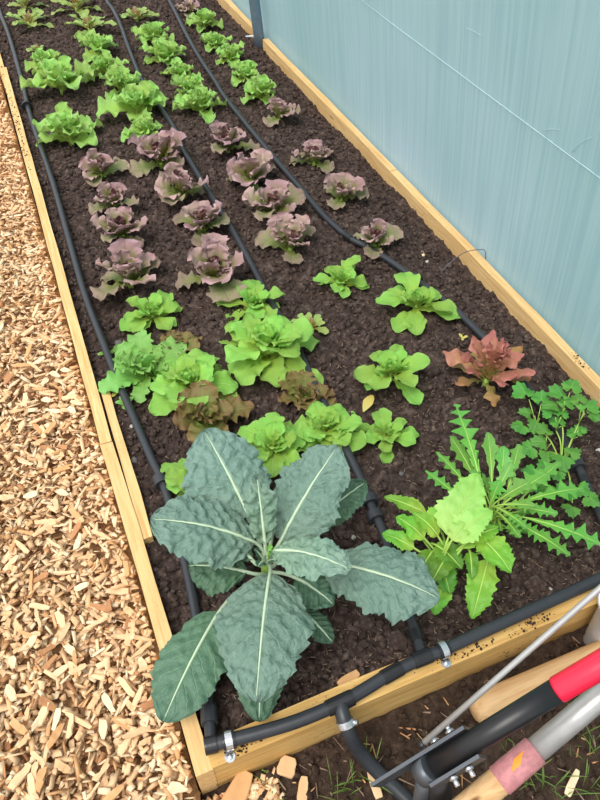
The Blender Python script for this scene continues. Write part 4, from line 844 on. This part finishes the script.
# long-handled tool: wooden shaft, label, aluminium socket
q0, q1 = Vector((0.3557, 0.1477, 0.2000)), Vector((0.5357, 0.1789, 0.2700)); d = (q1 - q0).normalized(); gq = q0 - d * ((q0.z - GROUND - .01) / d.z)
te = empty('long_tool', (gq.x, gq.y, GROUND)); tag(te, 'long tool with wooden shaft, pink label and grey metal tube', 'garden tool')
def at_px(s): return q0 + d * s
Lq = (q1 - q0).length
on(te, tube('wooden_shaft', [gq, q0 - d * .02, at_px(Lq * .22)], .0195, M['ash'], None, 18))
on(te, tube('metal_tube', [at_px(Lq * .36), q1, q1 + d * .28], .0172, M['alu'], None, 18))
sl = on(te, tube('label_sleeve', [at_px(Lq * .055), at_px(Lq * .06), at_px(Lq * .40), at_px(Lq * .405)], [.0196, .0212, .0205, .0176], M['label'], None, 20))
cu = Vector((0, 0, 1)) - d * d.z; cu.normalize(); cs = d.cross(cu)
vv = []; ff = []
for k in range(9):
    a_ = -.15 + .5 * k / 8
    for s in (.16 + .010 * k, .25 + .010 * k): vv.append(at_px(Lq * s) + (cu * math.cos(a_) - cs * math.sin(a_)) * .0218)
for k in range(8): ff.append((2 * k, 2 * k + 1, 2 * k + 3, 2 * k + 2))
link('printed_mark', mesh('printed_mark', [p - sl.location - te.location for p in vv], ff, M['orange']), sl, -sl.location - te.location + sl.location + te.location)

# white pot at the right edge
pc = (0.8046, 0.3409, 0.0600)
pb = empty('white_pot', (pc[0], pc[1], GROUND)); tag(pb, 'white plastic pot cut off by the right picture edge', 'pot')
pf = [(.001, .0), (.024, .0), (.026, .004), (.036, .160), (.0455, .163), (.0455, .173), (.0425, .175), (.035, .171), (.024, .008), (.001, .006)]
v = []; f = []; sg = 28
for k in range(sg):
    a_ = 2 * PI * k / sg
    for r, h in pf: v.append((r * math.cos(a_), r * math.sin(a_), h))
m = len(pf)
for k in range(sg):
    k2 = (k + 1) % sg
    for q in range(m - 1): f.append((k * m + q, k2 * m + q, k2 * m + q + 1, k * m + q + 1))
link('pot_body', mesh('pot_body', v, f, M['white']), pb)
bm = bmesh.new(); bmesh.ops.create_cone(bm, cap_ends=True, segments=28, radius1=.040, radius2=.041, depth=.006); bmesh.ops.bevel(bm, geom=bm.edges[:], offset=.001, segments=1, affect='EDGES')
link('lid', bm_mesh('lid', bm, M['white']), pb, (0, 0, .171))

# bent wire stuck by the right board
wi = tube('bent_wire', [Vector(p) for p in spline([(1.0696, 1.4702, -0.0300), (1.1105, 1.4761, 0.0000), (1.1573, 1.4774, 0.0200), (1.1951, 1.4608, 0.0300), (1.2051, 1.4483, 0.0300), (1.2121, 1.4458, 0.0000)], 5)], .0013, M['dgrey'], None, 6)
tag(wi, 'thin bent dark wire arching over the right board', 'wire')
pg = tube('plant_tag', [(1.1359, 3.4887, -0.0200), (1.1703, 3.4366, -0.0050)], .004, M['white'], None, 6); tag(pg, 'small white peg beside the tunnel post', 'peg')

# clods, pebbles, single chips and fallen leaves
def clod(name, xy, r, mat, label, cat, z0, group=None, seed=0, flat=.7):
    bm = bmesh.new(); bmesh.ops.create_icosphere(bm, subdivisions=3, radius=r)
    for q in bm.verts:
        k = 1 + .30 * noise.noise(q.co / r * 1.3 + Vector((seed, 0, 0))) + .16 * noise.noise(q.co / r * 3.5 + Vector((0, seed, 0)))
        q.co = Vector((q.co.x * k, q.co.y * k, q.co.z * k * flat))
    o = link(name, bm_mesh(name, bm, mat, True), None, (xy[0], xy[1], z0 + r * flat * .45)); tag(o, label, cat, group); return o
M['stone'] = simple_mat('pale_stone', (170, 164, 158), .7); M['dstone'] = simple_mat('dark_stone', (96, 92, 90), .75)
for i, (p, r, lb) in enumerate((
    ((0.8234, 1.0984, -0.0200), .024, 'big soil clod right of the young lettuce with yellow leaf'),
    ((0.3579, 0.5276, -0.0300), .018, 'soil clod under the right kale leaf'),
    ((0.3998, 0.4703, -0.0300), .022, 'large soil clod behind the header pipe tee'),
    ((0.3162, 0.5045, -0.0300), .012, 'small soil clod beside the low kale leaf'),
    ((1.2029, 1.8376, -0.0400), .020, 'soil clod close to the right board near purple lettuce'),
    ((0.7259, 0.4707, -0.0400), .020, 'soil clod behind the right end of the header pipe'),
    ((0.9313, 1.2049, -0.0200), .015, 'soil clod left of the red oak lettuce'))):
    clod('soil_clod', p, r, M['crumb'], lb, 'clod', soil_z(p[0], p[1]), 'soil clods in the bed', i + 3)
for i, (p, r, m_, lb) in enumerate((
    ((0.5461, 0.6586, -0.0200), .005, 'stone', 'tiny pale stone beside the mustard'),
    ((0.4141, 0.7098, -0.0200), .006, 'stone', 'white pebble between kale and middle pipe'),
    ((0.0216, 1.0980, -0.0200), .009, 'dstone', 'dark pebble between leftmost pipe and batten'),
    ((0.0406, 1.2016, -0.0200), .005, 'stone', 'cream pebble near the batten end'),
    ((0.0759, 1.5270, -0.0200), .010, 'dstone', 'grey stone beside leftmost pipe near the frilly lettuce'),
    ((1.0682, 1.5470, -0.0400), .006, 'stone', 'pale grey pebble below the last purple lettuce'),
    ((1.0748, 0.7100, -0.0500), .008, 'stone', 'pale stone by the right board near the parsley'),
    ((0.7462, 0.4501, -0.0400), .005, 'stone', 'tiny pale pebble behind the header pipe'),
    ((0.5979, 0.8308, -0.0200), .006, 'dstone', 'small grey pebble in front of the young lettuce'))):
    clod('pebble', p, r, M[m_], lb, 'pebble', soil_z(p[0], p[1]) + .006, None, i + 20)
def chip_at(p, L, wd, tk, rz, lb, mat, z):
    bm = bmesh.new(); rows = []; rd = random.Random(int(L * 1e4))
    for i in range(5):
        q = i / 4 - .5; wv = wd * (1.1 - .35 * q) * (.75 if i in (0, 4) else 1)
        rows.append([bm.verts.new((L * q, s * wv / 2 + rd.uniform(-.001, .001), h * tk / 2)) for s, h in ((-1, -1), (1, -1), (1, 1), (-1, 1))])
    for r, q in zip(rows, rows[1:]):
        for c in range(4): bm.faces.new((r[c], r[(c + 1) % 4], q[(c + 1) % 4], q[c]))
    bm.faces.new(rows[0][::-1]); bm.faces.new(rows[-1]); bmesh.ops.bevel(bm, geom=bm.edges[:], offset=tk * .15, segments=1, affect='EDGES')
    tag(link('wood_chip', bm_mesh('wood_chip', bm, mat), None, (p[0], p[1], z), (.06, .05, rz)), lb, 'wood chip')
chip_at((0.2757, 0.4325, -0.0200), .046, .018, .008, .25, 'single wood chip lying on the soil behind the header pipe', CHIP[2], -.018)
chip_at((0.1202, 0.3577, -0.1000), .034, .030, .010, .9, 'blocky wood chip on soil just in front of the end board', CHIP[1], GROUND + .018)
chip_at((0.1329, 0.3115, -0.1000), .045, .016, .006, 1.1, 'narrow wood chip near the bottom edge by the end board', CHIP[1], GROUND + .016)
chip_at((0.2554, 0.2720, -0.1000), .050, .013, .006, 1.5, 'upright thin wood chip beside the supply hose', CHIP[0], GROUND + .018)
chip_at((0.5877, 0.1382, -0.1000), .052, .012, .006, .55, 'straw-coloured wood chip on soil below the long tool', CHIP[3], GROUND + .018)
chip_at((0.0232, 0.3511, -0.1000), .075, .034, .012, .75, 'large flat wood chip leaning at the bed corner', CHIP[2], GROUND + .02)
chip_at((0.1764, 1.7580, -0.0100), .018, .008, .005, .3, 'small tan chip left of the largest purple lettuce', CHIP[1], -.014)
chip_at((1.0746, 1.5873, -0.0300), .028, .008, .004, 1.25, 'pale chip on soil right of the last purple lettuce', CHIP[3], -.036)
yl = (0.6090, 1.0333, 0.0000)
lf, mid = blade('fallen_leaf', M['yellow'], (-.022, -.014, 0), (.020, .020, .010), .026, 'oval', .08, fold=.1)
tag(link('fallen_leaf', lf, None, (yl[0], yl[1], soil_z(yl[0], yl[1]) + .022)), 'small yellow leaf fallen beside the young lettuce', 'leaf')
def seedling(p, n, s, lb, mat, sd):
    rd = random.Random(sd); z = soil_z(p[0], p[1]) + .006; e = empty('seedling', (p[0], p[1], z)); tag(e, lb, 'seedling')
    for q in range(n):
        a = 6.28 * q / n + rd.uniform(-.4, .4); me, _ = blade('leaf', M[mat], (0, 0, 0.002), (s * math.cos(a), s * math.sin(a), s * .5), s * .6, 'oval', .1, fold=.15, ruf=.04, nruf=2, nt=10, nu=7, seed=q); link('leaf', me, e)
seedling((0.0410, 1.4932, -0.0200), 4, .030, 'small green seedling left of the leftmost pipe', 'frill', 1)
seedling((0.0432, 1.2802, -0.0200), 4, .026, 'green seedling between pipe and batten end', 'frill', 2)
seedling((0.0309, 1.3306, -0.0200), 3, .024, 'yellowing seedling beside the batten end', 'yellow', 3)
seedling((0.9759, 1.1821, -0.0200), 3, .016, 'tiny yellow-green seedling left of the red lettuce', 'yellow', 4)
def tuft(p, n, h, lb, sd):
    rd = random.Random(sd); e = empty('grass_tuft', (p[0], p[1], GROUND + .002)); tag(e, lb, 'grass', 'grass tufts in front of the bed')
    for q in range(n):
        a = rd.uniform(0, 6.28); L = h * rd.uniform(.5, 1.7); b = Vector((rd.uniform(-.024, .024), rd.uniform(-.024, .024), 0))
        me, _ = blade('blade', M['grass'], b, b + Vector((math.cos(a) * L * .75, math.sin(a) * L * .75, L * .7)), rd.uniform(.0014, .0028), 'strap', rd.uniform(.05, .22), fold=.3, nt=8, nu=3, seed=q); link('blade', me, e)
for i, (p, n_, h, lb) in enumerate((
    ((0.2418, 0.2936, -0.1000), 12, .055, 'grass tuft beside the supply hose'), ((0.0825, 0.3356, -0.1000), 6, .03, 'sparse grass tuft by the end board corner'),
    ((0.5215, 0.1885, -0.1000), 12, .05, 'grass tuft below the long tool label'), ((0.5540, 0.1397, -0.1000), 14, .05, 'grass tuft at the bottom edge near the straw-coloured chip'),
    ((0.6521, 0.1757, -0.1000), 10, .055, 'grass tuft at right edge below the grey tube'), ((0.5024, 0.2481, -0.1000), 7, .04, 'grass tuft showing between black tube and label'),
    ((0.6275, 0.1185, -0.1000), 12, .05, 'grass tuft in the bottom right corner'), ((0.1995, 0.2757, -0.1000), 8, .045, 'grass tuft at the bottom edge left of the hose'))):
    tuft(p, n_, h, lb, i + 1)
